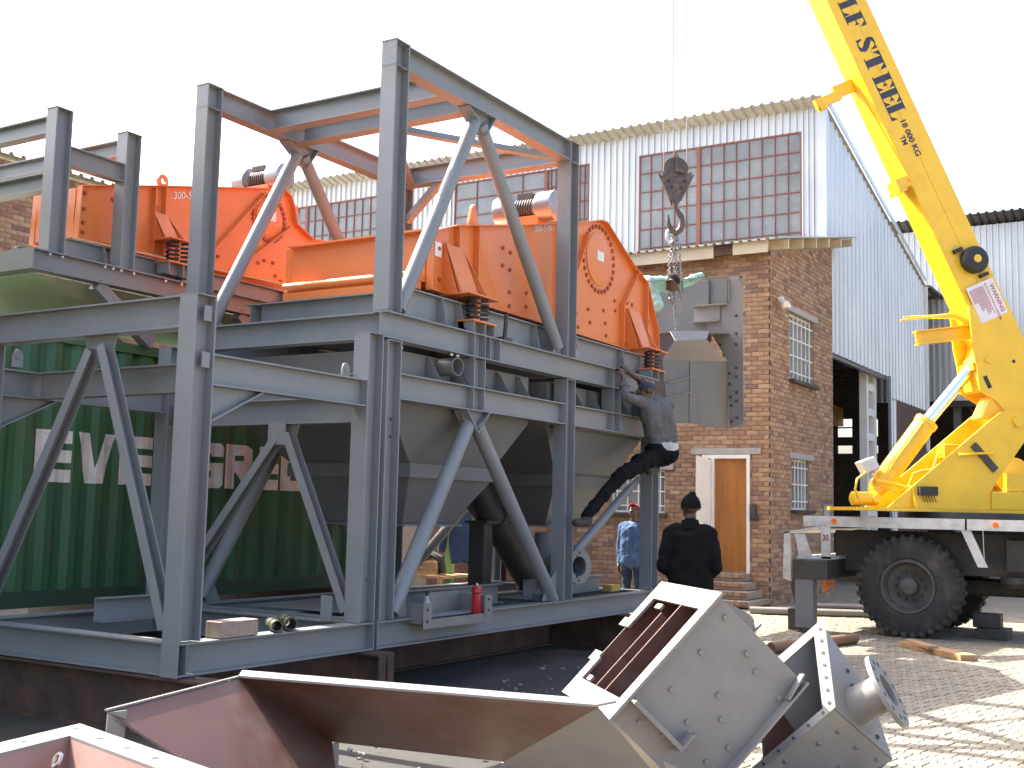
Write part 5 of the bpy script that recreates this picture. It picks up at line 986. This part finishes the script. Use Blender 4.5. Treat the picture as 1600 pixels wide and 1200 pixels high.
# ------------------------------------------------------------------ small things
for i, (x0, y0, y1, lab_) in enumerate(((5.80, 5.78, 8.9, 'rusty steel plinth beam under the left corner of the front stand'), (7.78, 5.90, 8.9, 'rusty steel plinth beam where the stand meets the main frame'), (12.55, 6.0, 8.7, 'rusty steel plinth beam under the far end of the main frame'))):
    m = MB(); m.ibeam((x0, y0, .208), (x0, y1, .208), Z, h=.415, b=.20, tf=.02, tw=.014); m.box((x0-.10, y0, .02), (x0+.10, y0+.012, .395)); build(m, 'plinth_beam', RUST, loc=(x0, y0, 0), smooth=0, label=lab_, cat='steel beam', group='plinth beams')
m = MB(); m.ibeam((8.0, 7.0, .20), (12.4, 7.0, .20), Z, h=.36, b=.18); build(m, 'plinth_beam', RUST, loc=(10, 7, 0), smooth=0, label='long rusty steel beam lying under the middle of the main frame', cat='steel beam', group='plinth beams')
m = MB(); m.box((6.09, 6.08, .652), (6.46, 6.235, .768)); build(m, 'concrete_block', mat('stock_brick', (.34, .25, .19), .9, var=.2, vscale=14, bump=.5, bscale=40), loc=(6.28, 6.15, .65), smooth=0, bevel=.006, label='rough brown block lying on the base beam of the front stand', cat='block')
for i, (x, y, z, dy) in enumerate(((6.66, 6.10, .700, .0), (6.80, 6.09, .708, .03))):
    r = .043+.006*i; m = MB(); m.tube((x, y-.02, z), (x+.16, y+.20, z), r, r-.008, 18); m.tube((x+.06, y+.06, z), (x+.075, y+.08, z), r+.008, r, 18)
    build(m, 'pipe_socket', mat('olive_pipe', (.07, .07, .04), .5), loc=(x, y, z), label=['left one of two short olive pipe sockets on the base beam', 'right one of two short olive pipe sockets on the base beam'][i], cat='pipe socket', group='pipe sockets')
bo = thing('bottle', 'clear plastic bottle with dark drink and red label in the tray', 'bottle', (8.57, 6.08, .611))
part('body', lambda m: m.lathe((8.57, 6.08, .611), Z, [(0, .034), (.01, .038), (.13, .038), (.16, .03), (.19, .016), (.22, .014)]), bo, mat('pale_plastic', (.35, .33, .32), .2)); part('label_band', lambda m: m.lathe((8.57, 6.08, .65), Z, [(0, .0385), (.055, .0385)]), bo, mat('label_pink', (.75, .55, .5), .5)); part('cap', lambda m: m.cyl((8.57, 6.08, .83), (8.57, 6.08, .87), .017), bo, BLACK)
part('label_spot', lambda m: m.cyl((8.56, 6.04, .678), (8.557, 6.0395, .678), .016), bo, REDP)
fe = thing('fire_extinguisher', 'small red fire extinguisher standing at the right end of the tray', 'fire extinguisher', (9.33, 6.05, .611))
REDX = mat('red_cylinder', (.42, .02, .025), .3, coat=.3); part('cylinder', lambda m: m.lathe((9.33, 6.05, .611), Z, [(0, .04), (.01, .047), (.19, .047), (.205, .035), (.215, .05), (.26, .05), (.275, .03)]), fe, REDX); part('valve', lambda m: m.cyl((9.33, 6.05, .88), (9.33, 6.05, .91), .012), fe, BOLT)
m = MB(); m.sweep([(13.17, 4.52, .095), (14.98, 4.06, .095)], .065, 16); build(m, 'steel_pole', mat('brown_pole', (.20, .10, .055), .6, var=.2), loc=(14, 4.3, .03), label='brown steel pole lying on the paving in front of the crane wheel', cat='pole')
m = MB(); m.obox((14.6, 3.0, .065), (.52, .46, 0), (.07, -.08, 0), (0, 0, .035)); m.obox((14.75, 3.2, .11), (.3, .2, 0), (.04, -.05, 0), (0, 0, .02)); build(m, 'plank', TIMBER, loc=(14.6, 3, .03), smooth=0, bevel=.006, label='weathered broken plank on the paving right of the crane wheel', cat='plank')
m = MB(); m.box((16.8, 2.55, .03), (17.25, 2.95, .17)); m.box((16.9, 2.65, .17), (17.15, 3.0, .36)); build(m, 'wheel_chock', DARK, loc=(17, 2.8, .03), smooth=0, bevel=.01, label='dark timber chock on the ground behind the crane wheel', cat='chock')
for i, (a, b_, r, lb_) in enumerate((((18.2, 6.6, .09), (19.0, 4.9, .09), .06, 'nearer of two pale pipes lying on the paving behind the outrigger'), ((20.0, 6.3, .08), (20.6, 5.0, .08), .05, 'farther of two pale pipes lying on the paving behind the outrigger'))):
    m = MB(); m.tube(a, b_, r, r-.01, 16); build(m, 'loose_pipe', CHUTE, loc=a, label=lb_, cat='pipe', group='loose pipes behind the outrigger')
m = MB(); m.box((12.72, 6.33, .655), (12.95, 6.45, .73)); build(m, 'wood_offcut', mat('yellow_wood', (.4, .28, .06), .7), loc=(12.8, 6.4, .65), smooth=0, label='small yellowish wood offcut on the base frame beside the right post', cat='wood')
# scraps on the shaded ground
SCRAP = mat('pale_scrap', (.45, .38, .27), .8)
for i, (x, y, l, a, lb_) in enumerate(((11.8, 5.4, .35, .3, 'pale scrap strip on dark ground under the frame, farthest one'), (10.7, 5.25, .30, .1, 'pale scrap strip on dark ground under the main frame, middle one'), (9.9, 4.6, .22, 1.0, 'dull flat scrap piece on dark ground before the frame'))):
    m = MB(); m.obox((x, y, .012), (l*cos(a), l*sin(a), 0), (-.05*sin(a), .05*cos(a), 0), (0, 0, .008)); build(m, 'scrap_strip', SCRAP if i < 2 else RUST, loc=(x, y, 0), smooth=0, label=lb_, cat='scrap')
random.seed(11)
m = MB()
for k in range(160):
    x, y = random.uniform(5, 13), random.uniform(3.6, 6.2); s = random.uniform(.006, .02); m.obox((x, y, s*.6+(.03 if y < 5.2 else 0)), (s, s*random.uniform(-.5, .5), 0), (0, s*.7, s*.3), (0, -.2*s, s*.6))
build(m, 'grit', mat('grit_stone', (.22, .2, .17), .9), smooth=0, kind='stuff', label='loose grit scattered on the yard ground', cat='grit')
# green stand with coat and crate behind the frames
SX5 = 15.6
gs = thing('green_stand', 'light green steel work stand seen below the hoppers', 'stand', (SX5, 10.2, 0))
part('upright', lambda m: m.box((SX5, 9.92, 0), (SX5+.1, 10.06, 1.75)), gs, GREENS, smooth=0); part('upright', lambda m: m.box((SX5, 10.62, 0), (SX5+.1, 10.74, 1.75)), gs, GREENS, smooth=0)
part('rail', lambda m: m.box((SX5, 9.92, 1.40), (SX5+.08, 12.4, 1.5)), gs, GREENS, smooth=0); part('rail', lambda m: m.box((SX5+.01, 10.06, .80), (SX5+.07, 10.62, .92)), gs, GREENS, smooth=0); part('rail', lambda m: m.box((SX5-.02, 9.9, 1.62), (SX5+.1, 10.75, 1.78)), gs, GREENS, smooth=0)
bolts(gs, [(SX5-.02, 10.1+.15*k, 1.7) for k in range(4)], (-1, 0, 0), r=.025, h=.02)
def garment(m):
    rings = []
    for k in range(9):
        t = k/8; z = 1.62-t*.86; w_ = .12+.10*sin(t*2.6); ring = []
        for a in angs(18): ring.append((SX5-.10+.07*sin(a)*(1+.3*sin(3*a+4*t)), 10.36+w_*cos(a)+.02*sin(5*a+t*6), z+.03*sin(2*a)))
        rings.append(ring)
    m.loft(rings); m.sweep([(SX5-.12, 10.5, 1.58), (SX5-.14, 10.66, 1.3), (SX5-.13, 10.72, .92)], [.06, .075, .065], 10)
m = MB(); garment(m); build(m, 'hanging_coat', cloth('coat_blue', (.03, .05, .10)), loc=(SX5, 10.36, .8), label='dark blue work coat hanging on the green stand', cat='coat')
m = MB(); m.box((15.2, 9.83, .25), (15.26, 9.89, 1.55)); m.box((15.19, 9.82, .9), (15.2, 9.9, 1.0)); build(m, 'spirit_level', WHITE, loc=(15.2, 9.85, 0), smooth=0, label='long white spirit level standing upright beside the green stand', cat='spirit level')
m = MB(); m.box((15.0, 10.35, .52), (15.9, 11.9, .56)); [m.box((15.0+a, 10.4+b_, 0), (15.06+a, 10.46+b_, .52)) for a in (0, .8) for b_ in (0, 1.4)]; build(m, 'work_bench', TIMBER, loc=(15.4, 11, 0), smooth=0, label='low timber bench with a crate on it behind the frames', cat='bench')
cr = thing('crate', 'small wooden slatted crate of tools seen below the left hopper', 'crate', (15.1, 10.8, .56))
for k in range(3): part('slat', lambda m: m.box((15.05, 10.55, .575+k*.07), (15.07, 11.05, .63+k*.07)), cr, TIMBER, smooth=0); part('slat', lambda m: m.box((15.35, 10.55, .575+k*.07), (15.37, 11.05, .63+k*.07)), cr, TIMBER, smooth=0)
part('crate_base', lambda m: (m.box((15.05, 10.55, .56), (15.37, 11.05, .572)), m.box((15.07, 10.55, .575), (15.35, 10.57, .77)), m.box((15.07, 11.03, .575), (15.35, 11.05, .77))), cr, TIMBER, smooth=0)
m = MB(); m.sweep([(15.2, 10.5, .6), (15.2, 10.55, .82), (15.2, 10.7, .88), (15.2, 10.85, .80)], [.06, .07, .06, .04], 8); build(m, 'tool_bag', BLACK, loc=(15.2, 10.6, .56), label='black tool bag slumped over the wooden crate', cat='bag')
m = MB(); m.box((13.6, 12.8, 0), (18, 12.9, 1.4)); build(m, 'board_screen', mat('pale_board', (.42, .33, .25), .8), loc=(15, 12.8, 0), smooth=0, label='pale board panel behind the green stand', cat='panel')
wl_ = MB(); wl_.box((17.5, 12.9, 0), (24.5, 13.1, 6.5)); build(wl_, 'back_wall', BRICK_I, loc=(20, 13, 0), smooth=0, label='plain brown wall closing the yard behind the frames', cat='wall')

# ------------------------------------------------------------------ people
def blend_capsule(bm, a, b_, r0, r1, n=14):
    a, b_ = V(a), V(b_); d = b_-a; L = d.length
    q = d.to_track_quat('Z', 'Y').to_matrix().to_4x4() if L > 1e-6 else Matrix.Identity(4)
    bmesh.ops.create_uvsphere(bm, u_segments=n, v_segments=8, radius=r0, matrix=Matrix.Translation(a)); bmesh.ops.create_uvsphere(bm, u_segments=n, v_segments=8, radius=r1, matrix=Matrix.Translation(b_))
    if L > 1e-6: bmesh.ops.create_cone(bm, cap_ends=True, segments=n, radius1=r0, radius2=r1, depth=L, matrix=Matrix.Translation((a+b_)/2) @ q)
def ellip(bm, c, rx, ry, rz, R=None):
    M_ = Matrix.Translation(c) @ (R.to_4x4() if R else Matrix.Identity(4)) @ Matrix.Diagonal((rx, ry, rz, 1)); bmesh.ops.create_uvsphere(bm, u_segments=18, v_segments=12, radius=1, matrix=M_)
def body_mesh(name, blobs, mats, voxel=.011, wrinkle=.011, seed=0):
    """blobs: (mat index, kind, args). One continuous voxel-fused surface; materials follow the nearest blob."""
    bm = bmesh.new()
    for mi, kind, *a in blobs: (blend_capsule if kind == 'cap' else ellip)(bm, *a)
    me = bpy.data.meshes.new('tmp'); bm.to_mesh(me); bm.free()
    o = bpy.data.objects.new('tmp', me); COL.objects.link(o)
    md = o.modifiers.new('r', 'REMESH'); md.mode = 'VOXEL'; md.voxel_size = voxel
    sm = o.modifiers.new('s', 'SMOOTH'); sm.factor = .5; sm.iterations = 3
    dg = bpy.context.evaluated_depsgraph_get(); ev = o.evaluated_get(dg); out = bpy.data.meshes.new_from_object(ev)
    bpy.data.objects.remove(o); bpy.data.meshes.remove(me); out.name = name
    for m in mats: out.materials.append(m)
    segs = []
    for mi, kind, *a in blobs:
        if kind == 'cap': segs.append((mi, V(a[0]), V(a[1]), (a[2], a[3])))
        else: segs.append((mi, V(a[0]), V(a[0]), (min(a[1:4]), min(a[1:4]))))
    def owner(p):
        best, bi = 9, 0
        for mi, a, b_, r in segs:
            d = b_-a; t = max(0, min(1, (p-a).dot(d)/d.length_squared)) if d.length_squared > 1e-9 else 0
            q = (p-(a+d*t)).length-(r[0]+(r[1]-r[0])*t)
            if q < best: best, bi = q, mi
        return bi
    own = [owner(v.co) for v in out.vertices]
    nv = [v.normal.copy() for v in out.vertices]
    for v, n, k in zip(out.vertices, nv, own):
        if mats[k] not in (SKIN, BOOT): q = V((v.co.x+.35*v.co.z, v.co.y+.2*v.co.z, v.co.z*.8)); v.co += n*(wrinkle*(1.5*noise.noise(q*6+V((seed, 0, 0)))+1.2*noise.noise(q*13+V((0, seed, 0)))+.5*noise.noise(q*30)))
    for p in out.polygons:
        ks = [own[i] for i in p.vertices]; p.material_index = max(set(ks), key=ks.count); p.use_smooth = True
    return out
def head_blobs(mi, c, fwd, up, s=1.0):
    c, fwd, up = V(c), V(fwd).normalized(), V(up); up = (up-fwd*up.dot(fwd)).normalized(); sd = fwd.cross(up)
    R = Matrix((sd, fwd, up)).transposed(); P = lambda a, b_, z: c+(sd*a+fwd*b_+up*z)*s
    out = [(mi, 'ell', P(0, -.012, .025), .076*s, .096*s, .095*s, R), (mi, 'ell', P(0, .022, -.045), .060*s, .068*s, .072*s, R), (mi, 'cap', P(0, .088, .005), P(0, .108, -.028), .012*s, .018*s),
           (mi, 'cap', P(-.025, .085, -.062), P(.025, .085, -.062), .013*s, .013*s), (mi, 'cap', P(-.03, .078, .03), P(.03, .078, .03), .016*s, .016*s)]
    for q in (-1, 1): out += [(mi, 'ell', P(q*.080, -.01, -.005), .012*s, .022*s, .034*s, R)]
    return out, (P, R)
def hand_blobs(mi, wrist, d, palm_n, s=1.0, curl=.35, thumb=1):
    wrist, d, pn_ = V(wrist), V(d).normalized(), V(palm_n); pn_ = (pn_-d*pn_.dot(d)).normalized(); sd = d.cross(pn_)*thumb; out = []
    for k in range(4): out.append((mi, 'cap', wrist+d*.01*s+sd*(.027-.018*k)*.7*s, wrist+d*.085*s+sd*(.030-.020*k)*s, .017*s, .0125*s))
    for k, L in enumerate((.072, .080, .074, .058)):
        p0 = wrist+d*.088*s+sd*(.030-.020*k)*s; p1 = p0+(d*cos(curl)+pn_*sin(curl))*L*.5*s; p2 = p1+(d*cos(curl*2.4)+pn_*sin(curl*2.4))*L*.5*s
        out += [(mi, 'cap', p0, p1, .0105*s, .0095*s), (mi, 'cap', p1, p2, .0095*s, .0085*s)]
    t0 = wrist+d*.022*s+sd*.028*s; t1 = t0+(d*.6+sd*.75+pn_*.25).normalized()*.045*s; t2 = t1+(d*.85+sd*.3+pn_*.3).normalized()*.036*s
    out += [(mi, 'cap', t0, t1, .0145*s, .0115*s), (mi, 'cap', t1, t2, .0115*s, .0095*s)]
    return out
def person(label, loc, blobs, mats, seed, kids=(), voxel=.011):
    root = thing('person', label, 'person', loc)
    me = body_mesh('body', blobs, mats, voxel, seed=seed); me.transform(Matrix.Translation(-V(loc)))
    o = bpy.data.objects.new('body', me); COL.objects.link(o); o.parent = root; WM[o.name] = V(loc)
    return root
def eyes(root, P):
    for q in (-1, 1): part('eye', lambda m: m.lathe(P(q*.031, .080, .006), (0, 0, 1), [(-.011, .001), (-.006, .010), (0, .012), (.006, .010), (.011, .001)], 12), root, mat('eye_white', (.30, .28, .25), .3))
def cap_mesh(P, R, r=(.082, .102, .10), z0=.035, brim=None, droop=0.0):
    m = MB(); rings = []
    for k in range(7):
        t = k/6*pi/2; rings.append([P(cos(a)*r[0]*cos(t)*1.04, -.012+sin(a)*r[1]*cos(t)*1.04, z0+r[2]*sin(t)*.95) for a in angs(22)])
    m.loft(rings)
    if brim:
        m.add([P(x, y, z0+.004) for x, y in [(-.07, .06), (-.05, .12), (0, .15), (.05, .12), (.07, .06)]]+[P(x, y, z0-.006) for x, y in [(-.07, .06), (-.05, .12), (0, .15), (.05, .12), (.07, .06)]], [(0, 1, 2, 3, 4), (9, 8, 7, 6, 5), (0, 5, 6, 1), (1, 6, 7, 2), (2, 7, 8, 3), (3, 8, 9, 4)])
    return m

# 1. man in black seen from behind, hands in front
cx, cy = 9.93, 4.16; fw_ = V((.93, .36, 0)).normalized(); sd_ = V((fw_.y, -fw_.x, 0))     # faces the plant/house; sd_ = his right
def A(s, f_, z): return V((cx, cy, 0))+sd_*s*.84+fw_*f_+V((0, 0, z))
bl = [(1, 'cap', A(-.10, -.01, 1.36), A(-.09, 0, .92), .115, .125), (1, 'cap', A(.10, -.01, 1.36), A(.09, 0, .92), .115, .125), (1, 'cap', A(0, -.01, 1.36), A(0, 0, .92), .13, .13), (1, 'cap', A(-.16, 0, 1.44), A(.16, 0, 1.44), .078, .078), (1, 'cap', A(-.09, .0, .95), A(.09, .0, .95), .13, .13), (1, 'cap', A(0, 0, 1.46), A(0, .01, 1.53), .075, .062), (0, 'cap', A(0, 0, 1.5), A(0, .02, 1.58), .055, .055)]
for q in (-1, 1):
    bl += [(2, 'cap', A(q*.10, 0, .90), A(q*.11, .02, .50), .10, .075), (2, 'cap', A(q*.11, .02, .50), A(q*.12, -.02, .10), .072, .055), (3, 'cap', A(q*.12, -.05, .085), A(q*.13, .13, .075), .05, .042),
           (1, 'cap', A(q*.205, 0, 1.42), A(q*.285, -.05, 1.14), .075, .062), (1, 'cap', A(q*.285, -.05, 1.14), A(q*.17, .17, 1.02), .06, .045)]
    bl += hand_blobs(0, A(q*.165, .185, 1.01), sd_*(-q*.6)+fw_*.8, V((0, 0, -1)), 1, .5, thumb=q)
hb, (P, R) = head_blobs(0, A(0.0, .03, 1.665), fw_*.95-sd_*.35+V((0, 0, .10)), V((0, 0, 1))); bl += hb
p1 = person('man in black jacket and black beanie standing with his back turned', (cx, cy, .0), bl, [SKIN, C_BLACK, C_NAVY, BOOT], 1); eyes(p1, P)
m = cap_mesh(P, R, (.088, .108, .13), -.005); m.sweep([P(0, -.03, .09), P(.01, -.035, .118), P(.03, -.04, .128)], [.05, .035, .015], 10); build(m, 'beanie', C_BLACK, p1)
part('collar', lambda m: m.lathe(A(0, .0, 1.50), (0, .02, 1), [(-.03, .10), (.0, .085), (.045, .074), (.05, .066), (.0, .07), (-.03, .10)], 22, cap=False), p1, C_BLACK)

# 2. man in blue behind the end post
cx2, cy2 = 16.1, 7.66; fw_ = V((-.75, -.05, 0)).normalized(); sd_ = V((fw_.y, -fw_.x, 0))
def A2(s, f_, z): return V((cx2, cy2, 0))+sd_*s+fw_*f_+V((0, 0, z))
bl = [(1, 'cap', A2(-.08, 0, 1.32), A2(-.075, 0, .88), .115, .125), (1, 'cap', A2(.08, 0, 1.32), A2(.075, 0, .88), .115, .125), (1, 'cap', A2(0, 0, 1.32), A2(0, 0, .88), .125, .13), (1, 'cap', A2(-.14, 0, 1.39), A2(.14, 0, 1.39), .075, .075), (1, 'cap', A2(-.08, 0, .93), A2(.08, 0, .93), .13, .13), (0, 'cap', A2(0, 0, 1.43), A2(0, -.01, 1.52), .052, .052)]
for q in (-1, 1):
    bl += [(2, 'cap', A2(q*.09, 0, .88), A2(q*.10, .02, .48), .09, .065), (2, 'cap', A2(q*.10, .02, .48), A2(q*.11, -.02, .10), .065, .05), (3, 'cap', A2(q*.11, -.05, .08), A2(q*.12, .12, .07), .045, .04),
           (1, 'cap', A2(q*.185, 0, 1.38), A2(q*.225, -.02, 1.10), .062, .052), (1, 'cap', A2(q*.225, -.02, 1.10), A2(q*.215, .03, .86), .052, .042)]
    bl += hand_blobs(0, A2(q*.215, .035, .84), V((0, 0, -1))+fw_*.1, sd_*-q, 1, .3, thumb=q)
hb, (P, R) = head_blobs(0, A2(0, -.02, 1.615), fw_*.75+V((0, 0, .66)), V((0, 0, 1))); bl += hb
p2 = person('man in blue work jacket and red cap looking up behind the end post', (cx2, cy2, 0), bl, [SKIN, C_BLUE, C_NAVY, BOOT], 2); eyes(p2, P)
build(cap_mesh(P, R, brim=True), 'cap', C_RED, p2)

# 3. climber on the near side of the frame
bl = []
hipc = V((13.00, 5.83, 2.33)); chest = V((12.92, 5.84, 2.74)); neckb = V((12.83, 5.84, 2.93)); headc = V((12.70, 5.90, 3.06))
lat = V((.93, -.37, 0)).normalized()                     # his right (towards the image right)
shl, shr = neckb-lat*.19+V((0, 0, -.03)), neckb+lat*.21+V((0, 0, -.03))
hm = hipc+V((-.01, 0, .20)); bl += [(1, 'cap', shl+lat*.08-V((0, 0, .06)), hm-lat*.075, .125, .14), (1, 'cap', shr-lat*.09-V((0, 0, .06)), hm+lat*.085, .13, .15), (1, 'cap', chest, hm, .15, .15), (1, 'cap', shl, shr, .08, .085), (2, 'cap', hipc-lat*.08, hipc+lat*.09, .145, .15), (4, 'cap', hipc+V((0, -.006, .05)), hipc+lat*.075+V((0, -.006, .05)), .146, .148), (0, 'cap', neckb, headc+V((.01, 0, -.07)), .058, .056)]
kl = V((11.98, 5.86, 2.02)); al = V((11.28, 5.93, 1.56))
bl += [(2, 'cap', hipc-lat*.10+V((0, 0, -.04)), kl, .115, .085), (2, 'cap', kl, al, .083, .062), (3, 'cap', al, al+V((.0, 0, -.06)), .062, .055), (3, 'cap', al+V((.03, 0, -.075)), al+V((-.20, .02, -.085)), .052, .042)]
kr = V((12.74, 6.02, 2.30)); ar = V((12.80, 5.86, 2.12))
bl += [(2, 'cap', hipc+lat*.10+V((0, .02, -.06)), V((12.80, 6.05, 2.22)), .11, .085), (2, 'cap', V((12.80, 6.05, 2.22)), V((12.95, 5.92, 2.14)), .08, .065), (3, 'cap', V((12.92, 5.90, 2.12)), V((12.66, 5.83, 2.09)), .06, .05), (3, 'cap', V((12.92, 5.90, 2.10)), V((13.02, 5.90, 2.12)), .058, .05)]
el = V((12.06, 5.86, 2.93)); wl3 = V((12.20, 5.96, 3.17)); er = V((12.86, 5.94, 3.16)); wr = V((12.50, 6.02, 3.25))
bl += [(1, 'cap', shl, el, .07, .058), (1, 'cap', el, el+(wl3-el)*.55, .055, .047), (0, 'cap', el+(wl3-el)*.5, wl3, .038, .030), (1, 'cap', shr+V((-.25, .1, .08)), er+V((-.1, .03, 0)), .06, .052), (0, 'cap', er+V((-.1, .03, 0)), wr, .040, .030)]
bl += hand_blobs(0, wl3, V((.15, .35, .9)), V((.3, .9, -.2)), 1, .7, 1); bl += hand_blobs(0, wr, V((-.5, .3, .6)), V((.1, .9, -.3)), 1, .7, -1)
hb, (P, R) = head_blobs(0, headc, V((-.62, .70, .10)), V((-.1, .0, 1))); bl += hb
p3 = person('man in grey shirt and black trousers climbing the grey frame', (13.0, 5.83, 2.2), bl, [SKIN, C_GREY, C_BLACK, BOOT, C_WHITE], 3)
def collar(root, c, d, r, material):
    c, d = V(c), V(d).normalized(); part('collar', lambda m: m.lathe(c, d, [(-.02, r*1.25), (.0, r*1.2), (.035, r*1.02), (.045, r*.95), (.03, r*.9), (-.01, r*1.0), (-.02, r*1.25)], 22, cap=False), root, material)
collar(p3, neckb+(headc-neckb)*.15, headc-neckb, .075, C_GREY)
for q_, d_ in ((el+(wl3-el)*.52, wl3-el), (er+V((-.1, .03, 0))+(wr-er)*.02, wr-er)): part('cuff', lambda m: m.tube(q_-d_.normalized()*.03, q_+d_.normalized()*.03, .058, .045, 16), p3, C_GREY)
build(cap_mesh(P, R, (.084, .104, .085), .03), 'cap', C_CAP, p3)

# 4. man in teal leaning out over the screen end
bl = []
hip4 = V((14.55, 7.12, 4.46)); ch4 = V((14.77, 6.88, 4.72)); nk4 = V((14.87, 6.70, 4.81)); hd4 = V((14.93, 6.55, 4.82))
s_l = V((14.66, 6.78, 4.79)); s_r = V((15.04, 6.70, 4.80))
bl += [(1, 'cap', hip4, ch4, .18, .20), (1, 'cap', s_l, s_r, .10, .10), (1, 'cap', ch4, nk4, .18, .10), (0, 'cap', nk4, hd4, .058, .056), (2, 'cap', hip4, V((14.35, 7.2, 4.36)), .15, .13), (2, 'cap', V((14.36, 7.1, 4.36)), V((13.98, 7.1, 4.10)), .10, .08), (2, 'cap', V((13.98, 7.1, 4.10)), V((13.78, 7.1, 3.84)), .08, .06), (2, 'cap', V((14.36, 7.3, 4.36)), V((13.98, 7.35, 4.10)), .10, .08), (2, 'cap', V((13.98, 7.35, 4.10)), V((13.78, 7.35, 3.84)), .08, .06)]
e4, w4 = V((14.63, 6.62, 4.46)), V((14.60, 6.78, 4.33)); bl += [(1, 'cap', s_l, e4, .095, .078), (1, 'cap', e4, w4, .075, .055)]
bl += hand_blobs(3, w4, V((.1, .6, -.6)), V((0, -.4, -.6)), 1, .5, 1)
e5, w5 = V((15.33, 6.54, 4.88)), V((15.60, 6.40, 5.02)); bl += [(1, 'cap', s_r, e5, .085, .07), (1, 'cap', e5, w5, .07, .058)]
bl += hand_blobs(3, w5, V((.95, -.28, .08)), V((0, 0, -1)), 1.1, .15, 1)
hb, (P, R) = head_blobs(0, hd4, V((.35, -.72, -.60)), V((.2, -.3, .9)), 1.15); bl += hb
p4 = person('man in teal overalls leaning over the orange screen, reaching for the chute', (14.0, 7.2, 3.8), bl, [SKIN, C_TEAL, C_TEAL, GLOVE], 4); eyes(p4, P)
build(cap_mesh(P, R, (.079, .099, .098), .02), 'hair', mat('short_black_hair', (.012, .010, .009), .9, bump=.4, bscale=150), p4)
